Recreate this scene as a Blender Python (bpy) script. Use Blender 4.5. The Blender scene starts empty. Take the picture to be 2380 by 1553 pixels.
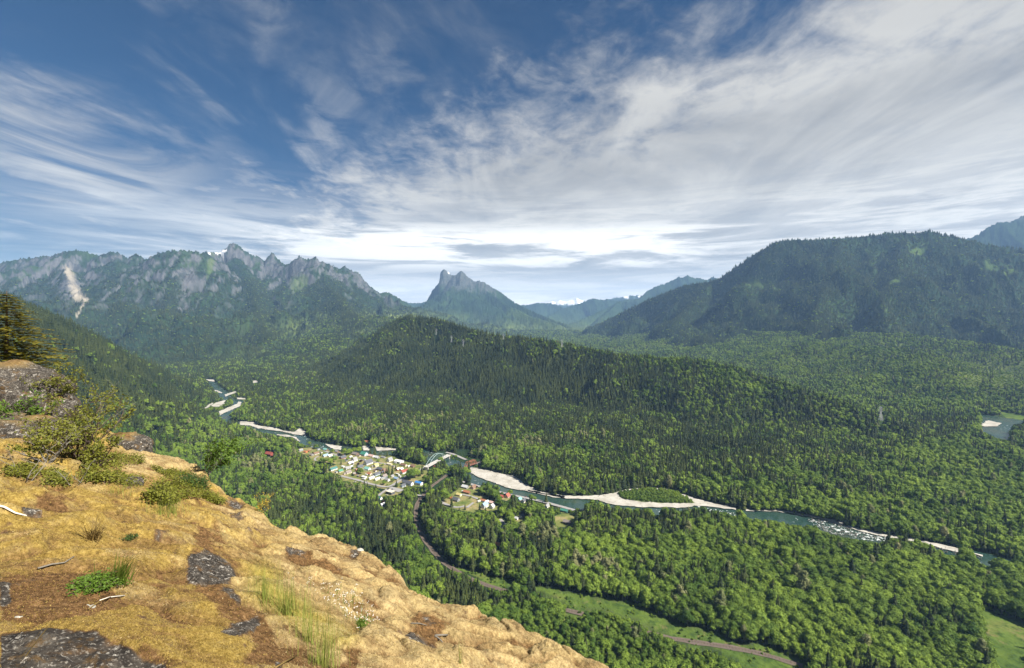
import bpy, bmesh, math, random
import numpy as np
from mathutils import Vector, Matrix

# ------------------------------------------------------------------ basics
S = bpy.context.scene
COL = S.collection
F = 1124.0            # focal length in units of a 2380 px wide picture
CX, HY = 1190.0, 745.0
rng = np.random.default_rng(7)
random.seed(7)
AZ_SUN, EL_SUN = math.radians(116), math.radians(44)   # azimuth from the view axis (+Y) to the right

def smooth(e0, e1, x):
    t = np.clip((x - e0) / (e1 - e0), 0, 1)
    return t * t * (3 - 2 * t)

def _hash(ix, iy, seed):
    h = (ix.astype(np.int64) * 374761393 + iy.astype(np.int64) * 668265263 + seed * 1442695041) & 0xFFFFFFFF
    h = ((h ^ (h >> 13)) * 1274126177) & 0xFFFFFFFF
    return h ^ (h >> 16)

def pn(x, y, seed=0):
    """gradient noise, about -1..1"""
    x0 = np.floor(x); y0 = np.floor(y)
    fx = (x - x0).astype(np.float32); fy = (y - y0).astype(np.float32)
    ix = x0.astype(np.int64); iy = y0.astype(np.int64)
    u = fx * fx * fx * (fx * (fx * 6 - 15) + 10); v = fy * fy * fy * (fy * (fy * 6 - 15) + 10)
    def g(dx, dy):
        a = (_hash(ix + dx, iy + dy, seed) & 1023).astype(np.float32) * np.float32(2 * math.pi / 1024)
        return np.cos(a) * (fx - dx) + np.sin(a) * (fy - dy)
    a = g(0, 0); b = g(1, 0); c = g(0, 1); d = g(1, 1)
    return 1.5 * (a + u * (b - a) + v * (c - a) + u * v * (a - b - c + d))

def fbm(x, y, octaves=4, seed=0, gain=0.5):
    s = 0; a = 1.0; f = 1.0
    for o in range(octaves):
        s = s + a * pn(x * f + 17.3 * o, y * f - 9.1 * o, seed + o); a *= gain; f *= 2.03
    return s

def ridged(x, y, octaves=4, seed=0):
    s = 0; a = 1.0; f = 1.0; tot = 0
    for o in range(octaves):
        s = s + a * (1 - np.abs(pn(x * f + 3.7 * o, y * f + 5.1 * o, seed + o)) * 1.6); tot += a; a *= 0.5; f *= 2.03
    return s / tot

def ray(px, py):
    return (px - CX) / F, (HY - py) / F

def wp(px, py, d):
    X, Z = ray(px, py)
    return (X * d, d, Z * d)

def floor0(x, y):
    """smooth height of the valley floor"""
    r = np.maximum(np.asarray(y, float), 0)
    return np.interp(r, [0, 1300, 2600, 4200, 6000, 9000, 12000, 20000, 60000],
                     [-370, -370, -345, -326, -290, -200, -150, 40, 300])

def ground(px, py):
    """the point of the valley floor seen at a place of the picture"""
    X, Z = ray(px, py)
    d = 370 / max(-Z, 1e-3)
    for _ in range(30):
        d = 0.5 * d + 0.5 * float(floor0(0, d)) / min(Z, -1e-3)
    return np.array([X * d, d, float(floor0(0, d))])

# ------------------------------------------------------------------ materials
class N:
    """short hand for building node trees"""
    def __init__(s, tree): s.t = tree; s.n = tree.nodes; s.l = tree.links
    def node(s, kind, **kw):
        n = s.n.new(kind)
        for k, v in kw.items():
            if k == 'inp':
                for a, b in v.items(): s.put(n, a, b)
            else: setattr(n, k, v)
        return n
    def put(s, n, key, val):
        i = n.inputs[key]
        if hasattr(val, 'is_output'): s.l.new(val, i)
        else: i.default_value = val
    def math(s, op, a, b=None, c=None, clamp=False):
        n = s.n.new('ShaderNodeMath'); n.operation = op; n.use_clamp = clamp
        s.put(n, 0, a)
        if b is not None: s.put(n, 1, b)
        if c is not None: s.put(n, 2, c)
        return n.outputs[0]
    def step(s, e0, e1, x):
        n = s.n.new('ShaderNodeMapRange'); n.interpolation_type = 'SMOOTHSTEP'
        s.put(n, 'Value', x); s.put(n, 'From Min', e0); s.put(n, 'From Max', e1)
        return n.outputs[0]
    def noise(s, vec, scale, detail=4, rough=0.55, dist=0.0):
        n = s.n.new('ShaderNodeTexNoise')
        if vec is not None: s.l.new(vec, n.inputs['Vector'])
        n.inputs['Scale'].default_value = scale; n.inputs['Detail'].default_value = detail
        n.inputs['Roughness'].default_value = rough; n.inputs['Distortion'].default_value = dist
        return n.outputs['Fac']
    def mix(s, f, a, b, mode='MIX'):
        n = s.n.new('ShaderNodeMix'); n.data_type = 'RGBA'; n.blend_type = mode
        s.put(n, 0, f); s.put(n, 6, a if not isinstance(a, tuple) else rgba(a)); s.put(n, 7, b if not isinstance(b, tuple) else rgba(b))
        return n.outputs[2]
    def ramp(s, f, stops):
        n = s.n.new('ShaderNodeValToRGB'); s.put(n, 0, f)
        e = n.color_ramp.elements
        while len(e) < len(stops): e.new(0.5)
        for q, (p, c) in zip(e, stops): q.position = p; q.color = rgba(c)
        return n.outputs[0]
    def attr(s, name, kind='GEOMETRY'):
        n = s.n.new('ShaderNodeAttribute'); n.attribute_name = name; n.attribute_type = kind
        return n.outputs['Fac']
    def mapping(s, vec, scale=(1, 1, 1), rot=(0, 0, 0), loc=(0, 0, 0)):
        n = s.n.new('ShaderNodeMapping'); s.l.new(vec, n.inputs[0])
        n.inputs['Scale'].default_value = scale; n.inputs['Rotation'].default_value = rot; n.inputs['Location'].default_value = loc
        return n.outputs[0]

def rgba(c): return (c[0], c[1], c[2], 1.0)

def new_mat(name, rough=0.8, spec=0.2):
    m = bpy.data.materials.new(name); m.use_nodes = True
    k = N(m.node_tree); k.bsdf = m.node_tree.nodes['Principled BSDF']
    k.bsdf.inputs['Roughness'].default_value = rough
    k.bsdf.inputs['Specular IOR Level'].default_value = spec
    k.m = m
    return k

def flat_mat(name, col, rough=0.7, var=0.18, scale=0.8, spec=0.25):
    """a painted or natural surface with a little blotchy variation"""
    k = new_mat(name, rough, spec)
    co = k.node('ShaderNodeTexCoord').outputs['Object']
    n = k.noise(co, scale, 4)
    a = tuple(c * (1 - var) for c in col); b = tuple(min(1, c * (1 + var)) for c in col)
    k.put(k.bsdf, 'Base Color', k.mix(n, a, b))
    return k.m

# ------------------------------------------------------------------ object helpers
def tag(o, label=None, cat=None, group=None, kind=None):
    if label: o['label'] = label
    if cat: o['category'] = cat
    if group: o['group'] = group
    if kind: o['kind'] = kind
    return o

def link(name, me, parent=None):
    o = bpy.data.objects.new(name, me); COL.objects.link(o)
    if parent is not None: o.parent = parent
    return o

def empty(name, loc=(0, 0, 0), rz=0.0, sc=1.0):
    o = bpy.data.objects.new(name, None); COL.objects.link(o)
    o.empty_display_size = 0.5
    o.location = loc; o.rotation_euler = (0, 0, rz)
    o.scale = (sc, sc, sc) if not isinstance(sc, tuple) else sc
    return o

def mesh_np(name, V, faces, mat=None, smooth_shade=False, attrs=None):
    """V: (n,3); faces: (m,3) or (m,4) array or list of index lists"""
    me = bpy.data.meshes.new(name)
    V = np.asarray(V, np.float32)
    if isinstance(faces, np.ndarray):
        k = faces.shape[1]
        me.vertices.add(len(V)); me.vertices.foreach_set('co', V.ravel())
        me.loops.add(faces.size); me.loops.foreach_set('vertex_index', faces.astype(np.int32).ravel())
        me.polygons.add(len(faces)); me.polygons.foreach_set('loop_start', np.arange(0, faces.size, k, dtype=np.int32))
        me.update(calc_edges=True)
    else:
        me.from_pydata([tuple(map(float, v)) for v in V], [], faces)
    if smooth_shade:
        me.polygons.foreach_set('use_smooth', np.ones(len(me.polygons), bool))
    for nm, arr in (attrs or {}).items():
        a = me.attributes.new(nm, 'FLOAT', 'POINT'); a.data.foreach_set('value', np.asarray(arr, np.float32))
    if mat is not None: me.materials.append(mat)
    me.validate(); me.update()
    return me

class MB:
    """collects shapes, then links them as one mesh object"""
    def __init__(s): s.v = []; s.f = []
    def add(s, vs, fs):
        o = len(s.v); s.v += [tuple(v) for v in vs]; s.f += [tuple(i + o for i in f) for f in fs]
    def box(s, x0, x1, y0, y1, z0, z1):
        s.add([(x0, y0, z0), (x1, y0, z0), (x1, y1, z0), (x0, y1, z0), (x0, y0, z1), (x1, y0, z1), (x1, y1, z1), (x0, y1, z1)],
              [(0, 3, 2, 1), (4, 5, 6, 7), (0, 1, 5, 4), (1, 2, 6, 5), (2, 3, 7, 6), (3, 0, 4, 7)])
    def bar(s, p, q, w, h=None):
        h = h or w
        p = Vector(p); q = Vector(q); d = (q - p).normalized()
        up = Vector((0, 0, 1)) if abs(d.z) < 0.95 else Vector((1, 0, 0))
        a = d.cross(up).normalized() * (w / 2); b = a.cross(d).normalized() * (h / 2)
        s.add([p - a - b, p + a - b, p + a + b, p - a + b, q - a - b, q + a - b, q + a + b, q - a + b],
              [(0, 3, 2, 1), (4, 5, 6, 7), (0, 1, 5, 4), (1, 2, 6, 5), (2, 3, 7, 6), (3, 0, 4, 7)])
    def tube(s, pts, rad, n=6):
        P = [Vector(p) for p in pts]; o = len(s.v)
        R = rad if isinstance(rad, (list, tuple)) else [rad] * len(P)
        for i, p in enumerate(P):
            d = (P[min(i + 1, len(P) - 1)] - P[max(i - 1, 0)]).normalized()
            up = Vector((0, 0, 1)) if abs(d.z) < 0.9 else Vector((1, 0, 0))
            a = d.cross(up).normalized(); b = a.cross(d)
            for k in range(n):
                t = 2 * math.pi * k / n
                s.v.append(tuple(p + a * math.cos(t) * R[i] + b * math.sin(t) * R[i]))
        for i in range(len(P) - 1):
            for k in range(n):
                s.f.append((o + i * n + k, o + i * n + (k + 1) % n, o + (i + 1) * n + (k + 1) % n, o + (i + 1) * n + k))
        s.f.append(tuple(o + k for k in range(n))[::-1]); s.f.append(tuple(o + (len(P) - 1) * n + k for k in range(n)))
    def mesh(s, name, mat, sm=False):
        return mesh_np(name, np.array(s.v), s.f, mat, sm)
    def build(s, name, mat, parent=None, sm=False):
        return link(name, s.mesh(name, mat, sm), parent)

# ------------------------------------------------------------------ the lie of the land
def RL(pts): return [wp(*p) for p in pts]

RIDGES = []   # (owner, polyline, L, slope, tail, gully amplitude, gully length)
def ridge(owner, pts, L, slope, tail, gul=0.0, gl=400.):
    RIDGES.append((owner, np.array(RL(pts)), L, slope, tail, gul, gl))

# rocky range at the left
ridge('rocky_range', [(-900, 690, 7200), (-400, 640, 7000), (-150, 625, 7000), (0, 612, 7000), (53, 602, 7000), (123, 595, 6950), (147, 587, 6900),
      (177, 582, 6900), (207, 588, 6900), (230, 597, 6900), (247, 590, 6900), (264, 585, 6900), (284, 592, 6950), (297, 602, 6950),
      (314, 590, 7000), (334, 602, 7000), (347, 606, 6900), (367, 592, 6700), (394, 583.5, 6600), (427, 582, 6600), (454, 585, 6650), (467, 593.5, 6900),
      (480, 587, 7500), (505, 588, 8000), (524, 583, 8100), (527, 575, 8000), (537, 563.5, 8000), (550, 567, 8000), (567, 582, 8000), (587, 595, 8000),
      (600, 597, 8100), (617, 607, 8200), (624, 595, 8200), (632, 588.5, 8200), (644, 603.5, 8150), (664, 617, 8000), (674, 615, 7900), (682, 605, 7800),
      (694, 597, 7750), (708, 602, 7750), (717, 603.5, 7750), (731, 599.5, 7700), (747, 607, 7750), (767, 617, 7800), (785, 625, 7900), (793, 624, 8000), (801, 619, 8100),
      (817, 632, 8300), (833, 635, 8450), (847, 653, 8600), (865, 670, 8800), (885, 684, 9000), (897, 679, 9500), (913, 685, 9800), (933, 699, 10200), (960, 720, 10600)],
      520, 1.15, 0.22, 0.55, 300.)
ridge('rocky_range', [(550, 600, 7800), (575, 645, 7000), (590, 690, 6300), (600, 730, 5500), (610, 765, 4700), (620, 790, 4300)], 700, 0.72, 0.16, 0.42, 280.)
ridge('rocky_range', [(752, 628, 7500), (760, 665, 6700), (790, 700, 5900), (815, 730, 5300), (850, 748, 4900)], 700, 0.7, 0.16, 0.3, 280.)
ridge('rocky_range', [(425, 592, 6500), (395, 650, 6000), (385, 710, 5400), (410, 760, 4700), (430, 800, 4200)], 500, 0.95, 0.18, 0.5, 240.)
ridge('rocky_range', [(155, 622, 6300), (160, 690, 5700), (190, 750, 5100), (220, 790, 4600)], 480, 0.95, 0.2, 0.5, 240.)
ridge('rocky_range', [(270, 600, 6700), (285, 680, 5900), (300, 740, 5300), (330, 790, 4700)], 450, 0.9, 0.2, 0.5, 240.)
ridge('rocky_range', [(30, 625, 6600), (55, 700, 5800), (80, 760, 5200)], 500, 0.9, 0.2, 0.35, 260.)
# the peak with two summits
ridge('twin_summit_mountain', [(985, 712, 12600), (1007, 673.6, 12500), (1022, 655, 12500), (1023.5, 635, 12500), (1032, 626, 12500), (1040, 632, 12500), (1047, 637, 12500),
      (1060, 643.5, 12450), (1062, 637, 12400), (1072, 629.6, 12400), (1083.5, 638.6, 12400), (1100, 653.6, 12400), (1107, 655, 12400), (1113, 653, 12400),
      (1127, 657, 12400), (1147, 670, 12300), (1164, 680, 12200), (1184, 697, 12000), (1210, 710, 11800), (1244, 727, 11400), (1294, 747, 10800), (1330, 760, 10200)],
      700, 0.95, 0.2, 0.3, 480.)
ridge('twin_summit_mountain', [(973, 727, 11900), (993, 703, 11800), (1020, 684, 11700), (1053, 664, 11600), (1080, 673, 11500), (1113, 692, 11200), (1160, 720, 10800), (1180, 742, 10300)],
      900, 0.6, 0.12, 0.22, 420.)
ridge('twin_summit_mountain', [(1120, 668, 12300), (1170, 705, 11200), (1230, 735, 10300), (1300, 755, 9600)], 800, 0.5, 0.25, 0.2, 420.)
# far hills closing the valley
ridge('saddle_ridge', [(880, 700, 15500), (940, 702, 16000), (965, 705, 16000), (990, 702, 16000), (1040, 708, 16000)], 1500, 0.4, 0.3, 0.15, 800.)
ridge('far_hill', [(1190, 716, 17680), (1210, 710, 17680), (1230, 708, 17680), (1247, 704, 17680), (1277, 704, 17680), (1310, 715, 17340), (1345, 733, 16660), (1380, 752, 14960)], 3000, 0.45, 0.3, 0.25, 1500.)
ridge('snow_peaks', [(1240, 712, 24800), (1262, 706, 24800), (1272, 703, 24800), (1283, 700, 24800), (1291, 702, 24800), (1300, 697.5, 24800), (1308, 700, 24800), (1316, 700, 24800),
      (1324, 697, 24800), (1332, 697, 24800), (1340, 692.5, 24800), (1349, 697, 24800), (1357, 699, 24800), (1368, 703, 24800), (1378, 697.5, 24800), (1385, 699, 24800), (1400, 701, 24800)], 3000, 0.5, 0.3, 0.25, 1500.)
ridge('blue_hill', [(1270, 738, 14280), (1300, 722, 15640), (1320, 714, 15980), (1345, 706, 16320), (1362, 699, 16320), (1380, 693.6, 16320), (1398, 697, 16320), (1410, 696, 16320), (1430, 699, 16320), (1480, 710, 16320)], 2800, 0.5, 0.3, 0.3, 1400.)
ridge('snow_dusted_ridge', [(1400, 699, 21080), (1420, 694, 21080), (1432, 692, 21080), (1440, 693, 21080), (1449, 688.5, 21080), (1458, 689, 21080), (1466, 686, 21080), (1474, 688, 21080), (1482, 686, 21080), (1492, 690, 21080), (1540, 700, 21080)], 2500, 0.55, 0.3, 0.3, 1200.)
ridge('valley_spur', [(1310, 760, 11500), (1340, 748, 12500), (1375, 733, 13000), (1400, 721, 13200), (1420, 713.6, 13400), (1436, 703, 13600), (1480, 700, 13600)], 1200, 0.55, 0.35, 0.25, 500.)
ridge('valley_shoulder', [(1395, 738, 12000), (1420, 720, 12600), (1437, 701, 13800), (1460, 697, 14200), (1487, 693.6, 14300), (1497, 684, 14400), (1510, 673.6, 14500), (1527, 665, 14500), (1544, 660, 14500), (1560, 653.6, 14500), (1577, 643.6, 14500),
      (1587, 645, 14500), (1597, 640, 14500), (1613, 646.6, 14500), (1630, 646.6, 14500), (1643, 651, 14500), (1650, 647, 14500), (1658, 644, 14500), (1667, 648, 14500), (1700, 660, 14500), (1780, 690, 14500)], 1200, 0.6, 0.35, 0.3, 600.)
# the big wooded mountain at the right
ridge('wooded_mountain', [(1387, 757, 8000), (1420, 741, 7700), (1460, 720, 7400), (1490, 706, 7200), (1520, 692, 7000), (1555, 678, 6850), (1587, 666, 6700), (1620, 660, 6550), (1647, 656, 6400), (1677, 646, 6300), (1700, 629, 6200), (1730, 609, 6100),
      (1753, 593, 6000), (1783, 577, 5900), (1800, 564, 5800), (1827, 559, 5750), (1853, 558, 5700), (1887, 558, 5600), (1920, 557, 5550), (1987, 553, 5500), (2030, 548, 5450), (2060, 543, 5420), (2080, 542, 5400),
      (2127, 544, 5350), (2157, 539, 5300), (2180, 544, 5280), (2207, 549, 5250), (2254, 560, 5200), (2310, 572, 5100), (2380, 582, 5000), (2480, 600, 4800), (2800, 620, 4300)], 1100, 0.72, 0.3, 0.17, 330.)
# ridge('wooded_mountain', [(1830, 568, 5600), (1810, 640, 5000), (1790, 700, 4600), (1770, 752, 4200)], 650, 0.6, 0.3, 0.17, 260.)
ridge('wooded_mountain', [(2100, 552, 5300), (2085, 630, 4700), (2050, 700, 4250), (2060, 756, 3850)], 650, 0.6, 0.3, 0.17, 260.)
# ridge('wooded_mountain', [(2300, 580, 4950), (2310, 650, 4350), (2330, 720, 3850), (2340, 770, 3500)], 650, 0.6, 0.3, 0.17, 260.)
ridge('wooded_mountain', [(1650, 662, 6300), (1610, 712, 5900), (1560, 752, 5400)], 600, 0.6, 0.3, 0.17, 260.)
ridge('wooded_mountain', [(1950, 560, 5450), (1930, 640, 4850), (1900, 715, 4350), (1890, 760, 4000)], 550, 0.6, 0.3, 0.17, 260.)
ridge('dark_peak', [(2120, 590, 8800), (2200, 572, 8800), (2247, 556, 8800), (2274, 546, 8800), (2287, 536, 8800), (2307, 522, 8800), (2327, 516, 8800), (2347, 518, 8800), (2354, 513, 8800), (2380, 501.5, 8800), (2450, 515, 8800), (2600, 540, 8800)], 900, 0.8, 0.35, 0.3, 400.)
# low benches and hills in the valley
ridge('bench_hill', [(1420, 772, 8200), (1600, 772, 5400), (1850, 775, 4100), (2100, 780, 3500), (2250, 800, 3100), (2400, 822, 2750), (2700, 850, 2300)], 900, 0.13, 0.12, 0.12, 260.)
ridge('bench_hill', [(1900, 800, 3300), (2000, 812, 3000), (2100, 818, 2800), (2180, 832, 2600)], 300, 0.3, 0.12, 0.1, 160.)
ridge('bench_hill', [(2150, 846, 2450), (2230, 862, 2300), (2330, 880, 2200)], 300, 0.3, 0.12, 0.1, 160.)
ridge('rolling_hill', [(640, 775, 6000), (720, 752, 5700), (800, 740, 5400), (880, 737, 5200), (950, 748, 4900), (1040, 764, 4600), (1120, 775, 4500)], 700, 0.3, 0.2, 0.15, 200.)
ridge('rolling_hill', [(620, 812, 4400), (700, 792, 4300), (770, 782, 4200)], 400, 0.25, 0.2, 0.12, 160.)
ridge('centre_hill', [(900, 760, 3300), (930, 744, 3250), (955, 738, 3150), (1000, 744, 3000), (1040, 753, 2900), (1070, 765, 2800), (1100, 773, 2700), (1130, 782, 2620), (1180, 786, 2520), (1230, 792, 2430), (1290, 800, 2330),
      (1350, 811, 2240), (1400, 823, 2170), (1450, 830, 2100), (1530, 838, 2030), (1600, 840, 1960), (1660, 850, 1900), (1720, 866, 1850), (1780, 884, 1800), (1850, 905, 1730), (1920, 928, 1670), (2000, 956, 1600), (2080, 988, 1540), (2150, 1022, 1480), (2230, 1065, 1420)], 380, 0.55, 0.3, 0.22, 150.)
# the slope falling in from the left
ridge('left_hillside', [(-700, 480, 1250), (-300, 580, 1450), (-100, 650, 1580), (0, 690, 1680), (50, 708, 1740), (100, 730, 1790), (150, 750, 1850), (200, 773, 1920), (250, 800, 1990), (300, 828, 2060), (350, 852, 2140), (400, 878, 2220), (450, 898, 2320), (500, 915, 2420), (530, 925, 2480)], 900, 0.40, 0.22, 0.12, 170.)
ridge('left_hillside', [(-600, 700, 700), (-250, 800, 900), (0, 870, 1050), (120, 930, 1100), (230, 1000, 1080)], 500, 0.4, 0.22, 0.15, 140.)

OWNERS = ['valley_floor', 'rock_wall'] + sorted({r[0] for r in RIDGES})

def poly_dist(x, y, P):
    """distance to a polyline, its height at the nearest point, the arc length there"""
    best = np.full(x.shape, 1e12); zz = np.zeros(x.shape); tt = np.zeros(x.shape); acc = 0.0
    for a, b in zip(P[:-1], P[1:]):
        d = b - a; L2 = d[0] ** 2 + d[1] ** 2; L = math.sqrt(L2)
        t = np.clip(((x - a[0]) * d[0] + (y - a[1]) * d[1]) / L2, 0, 1)
        q = (x - a[0] - t * d[0]) ** 2 + (y - a[1] - t * d[1]) ** 2
        m = q < best
        best = np.where(m, q, best); zz = np.where(m, a[2] + t * d[2], zz); tt = np.where(m, acc + t * L, tt)
        acc += L
    return np.sqrt(best), zz, tt

def terrain(x, y):
    """height and owner of the land at x, y (any arrays)"""
    sh = x.shape; x = x.ravel(); y = y.ravel()
    r = np.hypot(x, y)
    base = floor0(x, y) + 0.7 * fbm(x / 300, y / 300, 3, 5) + 26 * smooth(2500, 6000, r) * fbm(x / 900, y / 900, 3, 6)
    h = base.copy(); own = np.zeros(x.shape, np.int16)
    wall = -130 - 1.15 * (r - 40) + 12 * fbm(x / 60, y / 60, 3, 9)
    m = wall > h; h = np.where(m, wall, h); own[m] = 1
    for owner, P, L, sl, tail, gul, gl in RIDGES:
        zmax = P[:, 2].max(); reach = 1.0
        drop = zmax + 380
        reach = min(9000., max(400., drop / max(tail, 0.08)))
        lo = P[:, :2].min(0) - reach; hi = P[:, :2].max(0) + reach
        idx = np.nonzero((x > lo[0]) & (x < hi[0]) & (y > lo[1]) & (y < hi[1]))[0]
        if len(idx) == 0: continue
        xs = x[idx]; ys = y[idx]
        # warp the plan a little so flanks are not ruled surfaces
        w = min(gl * 0.35, 120.)
        d, z, t = poly_dist(xs, ys, P)
        near = z - 0.6 * (sl * L * (1 - np.exp(-d / L)) + tail * d) + 60 > h[idx]
        idx = idx[near]; xs = xs[near]; ys = ys[near]; d = d[near]; z = z[near]; t = t[near]
        if len(idx) == 0: continue
        k = smooth(0, L * 0.5, d)
        w = w * (1.8 if owner == 'wooded_mountain' else 1.0)
        wx = w * fbm(xs / (gl * 2.2), ys / (gl * 2.2), 3, 21) * k
        cr = 0.0026 * np.hypot(xs, ys)
        d2 = np.maximum(np.sqrt(d * d + cr * cr) - cr + wx * 1.6, 0)
        g = ridged(t / gl + 0.15 * fbm(xs / gl, ys / gl, 2, 31), d / (gl * 3.2), 3, 41) - 0.55
        fall = sl * L * (1 - np.exp(-d2 / L)) + tail * d2
        env = np.minimum(d, 1.3 * L) * sl
        hh = z - fall + gul * g * env * 1.1
        big = 1.0 if zmax > 250 else 0.35
        hh += gul * 30 * fbm(xs / (gl * .22), ys / (gl * .22), 3, 61) * smooth(300, 900, z)
        hh += big * np.minimum(d * 0.12, 26) * fbm(xs / 130, ys / 130, 4, 51)
        # blend low ground smoothly
        cur = h[idx]; kk = 22.0
        dm = hh - cur
        blend = np.where(np.abs(dm) < kk, (kk - np.abs(dm)) ** 2 / (4 * kk), 0)
        nh = np.maximum(hh, cur) + np.where(d > L * 0.3, blend, 0)
        up = hh > cur
        h[idx] = nh
        o = own[idx]; o[up] = OWNERS.index(owner); own[idx] = o
    return h.reshape(sh), own.reshape(sh)
# ------------------------------------------------------------------ places read off the picture (crops of the photograph, turned into 2380 px coordinates)
def A(pts): return [(433.9 + .15625 * x, 855.3 + .15625 * y) for x, y in pts]      # upstream river
def B(pts): return [(669.4 + .1477 * x, 1016.5 + .1477 * y) for x, y in pts]       # village
def C(pts): return [(966.9 + .1477 * x, 1016.5 + .1477 * y) for x, y in pts]       # bridges and hamlet
def D(pts): return [(1227.2 + .2031 * x, 1053.7 + .2031 * y) for x, y in pts]      # gravel island
def E(pts): return [(1586.7 + .3671 * x, 983 + .3671 * y) for x, y in pts]         # lower right
def G(pts): return [(2169.3 + .09178 * x, 898.7 + .09178 * y) for x, y in pts]     # far right river
def H(pts): return [(793.3 + .3336 * x, 1035 + .3336 * y) for x, y in pts]         # meadow strip

RIVER = (A([(230, 160), (300, 178), (370, 200), (400, 270), (480, 320), (560, 370), (570, 430), (640, 470), (740, 490), (790, 530), (720, 610), (600, 695), (530, 730), (560, 790), (720, 850),
            (1000, 895), (1150, 930), (1350, 960), (1550, 985), (1680, 1030), (1760, 1085), (1880, 1125), (2000, 1150), (2150, 1180)])
         + B([(1000, 190), (1250, 215), (1450, 235), (1720, 235), (2000, 200)])
         + C([(250, 300), (400, 350), (530, 400), (650, 440), (780, 500), (870, 590), (1000, 675), (1200, 755), (1400, 830), (1700, 885), (1950, 935), (2200, 985)])
         + D([(300, 545), (600, 585), (800, 605), (1100, 622), (1500, 640), (1900, 630)])
         + E([(100, 545), (300, 565), (500, 590), (700, 608), (900, 655), (1050, 690), (1200, 722), (1400, 762), (1600, 795), (1750, 822), (1900, 852), (2050, 890), (2161, 930), (2400, 1020)]))
RIVER_W = np.array([ground(*p) for p in RIVER])

GRAVEL = {
    'broad white gravel bar below the rusty truss bridge': C([(860, 480), (1000, 490), (1200, 540), (1400, 590), (1560, 620), (1640, 680), (1700, 740), (1850, 800), (1900, 850), (2030, 890), (2110, 890), (2350, 930), (2350, 970), (2200, 955), (2000, 912), (1800, 862), (1550, 822), (1400, 790), (1250, 722), (1100, 680), (980, 632), (900, 580), (830, 520)]),
    'white gravel spread round the bushy river island': D([(0, 420), (120, 440), (250, 465), (400, 490), (650, 490), (850, 480), (1000, 455), (1100, 420), (1300, 400), (1450, 400), (1620, 415), (1800, 480), (1950, 530), (2100, 570), (2380, 630), (2380, 652), (2200, 628), (1900, 602), (1800, 625), (1600, 622), (1300, 622), (1000, 595), (900, 575), (800, 535), (660, 528), (400, 517), (200, 477), (0, 445)]),
    'thin pale gravel bank on the far side of the lower river': E([(400, 548), (600, 553), (700, 566), (850, 594), (1000, 626), (1150, 676), (1250, 702), (1450, 736), (1600, 764), (1760, 804), (1900, 840), (1900, 850), (1740, 820), (1600, 784), (1440, 752), (1250, 718), (1130, 690), (1000, 645), (850, 606), (700, 578), (600, 562), (400, 560)]),
    'long pale gravel bar upstream of the village': A([(790, 798), (900, 800), (1070, 820), (1000, 840), (1100, 868), (1300, 888), (1450, 938), (1600, 953), (1680, 900), (1770, 950), (1770, 1010), (1600, 992), (1400, 947), (1200, 920), (1050, 900), (950, 862), (800, 850)]),
    'curved gravel bar on the near bank upstream': A([(1330, 990), (1500, 1000), (1620, 1030), (1700, 1112), (1660, 1092), (1580, 1036), (1400, 1018)]),
    'diagonal pale gravel bar at the river bend': A([(480, 650), (620, 590), (740, 540), (780, 500), (812, 508), (800, 570), (700, 612), (560, 672), (490, 712)]),
    'tan gravel bar left of the river bend': A([(370, 560), (430, 520), (580, 480), (578, 520), (480, 578), (380, 578)]),
    'short gravel spit at the second bend upstream': A([(400, 328), (480, 343), (532, 376), (500, 378), (420, 342)]),
    'white gravel point across the second bend upstream': A([(560, 400), (620, 378), (740, 346), (742, 370), (640, 402), (580, 428)]),
    'farthest white gravel bar up the river': A([(280, 172), (412, 175), (417, 207), (330, 196)]),
    'small white gravel patch among the far trees': A([(980, 178), (1040, 185), (1064, 216), (985, 228)]),
    'narrow gravel strip at the foot of the hillside': A([(248, 610), (330, 550), (392, 520), (387, 540), (300, 602)]),
    'thin gravel streak behind the dark river grove': A([(750, 442), (892, 455), (887, 472), (755, 470)]),
    'pale gravel bank behind the upper village houses': B([(580, 108), (840, 145), (830, 205), (740, 197), (640, 152)]),
    'white gravel gap between trees behind the village': B([(1175, 138), (1282, 140), (1275, 215), (1188, 212)]),
    'pale gravel bank behind the tall village firs': B([(1370, 150), (1700, 185), (1690, 207), (1400, 217)]),
    'white gravel bar inside the far right river': G([(1190, 990), (1370, 858), (1725, 930), (1620, 1012), (1300, 1015)]),
}
GRAVEL_MASK_ONLY = [E([(840, 640), (900, 618), (1000, 648), (1100, 686), (1200, 700), (1300, 730), (1250, 752), (1100, 735), (950, 705), (860, 670)]),
                    E([(150, 520), (300, 555), (380, 580), (330, 585), (200, 545)]), E([(1580, 768), (1760, 812), (1740, 835), (1590, 790)]), E([(1860, 850), (1960, 870), (1940, 895), (1880, 880)])]
WATER_MASK = [A([(370, 205), (430, 260), (560, 310), (640, 380), (560, 400), (610, 460), (540, 425), (480, 330), (390, 280)]),
              A([(500, 725), (560, 680), (700, 615), (640, 650), (620, 735)]),
              A([(1050, 905), (1300, 920), (1560, 960), (1640, 995), (1770, 1012), (1850, 1062), (2000, 1130), (1850, 1132), (1760, 1135), (1700, 1085), (1600, 1025), (1350, 992), (1180, 952)]),
              C([(460, 380), (560, 400), (595, 440), (550, 470), (500, 450)]),
              C([(1300, 750), (1550, 830), (2000, 920), (2350, 980), (2350, 1062), (2100, 1022), (1880, 962), (1530, 892), (1400, 852), (1310, 820)]),
              D([(0, 450), (200, 480), (640, 530), (640, 632), (500, 612), (100, 522), (0, 500)]),
              E([(380, 565), (600, 562), (800, 598), (870, 610), (840, 652), (700, 642), (560, 612), (420, 602)]), D([(1440, 640), (1520, 640), (1510, 700), (1445, 700)])]
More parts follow.
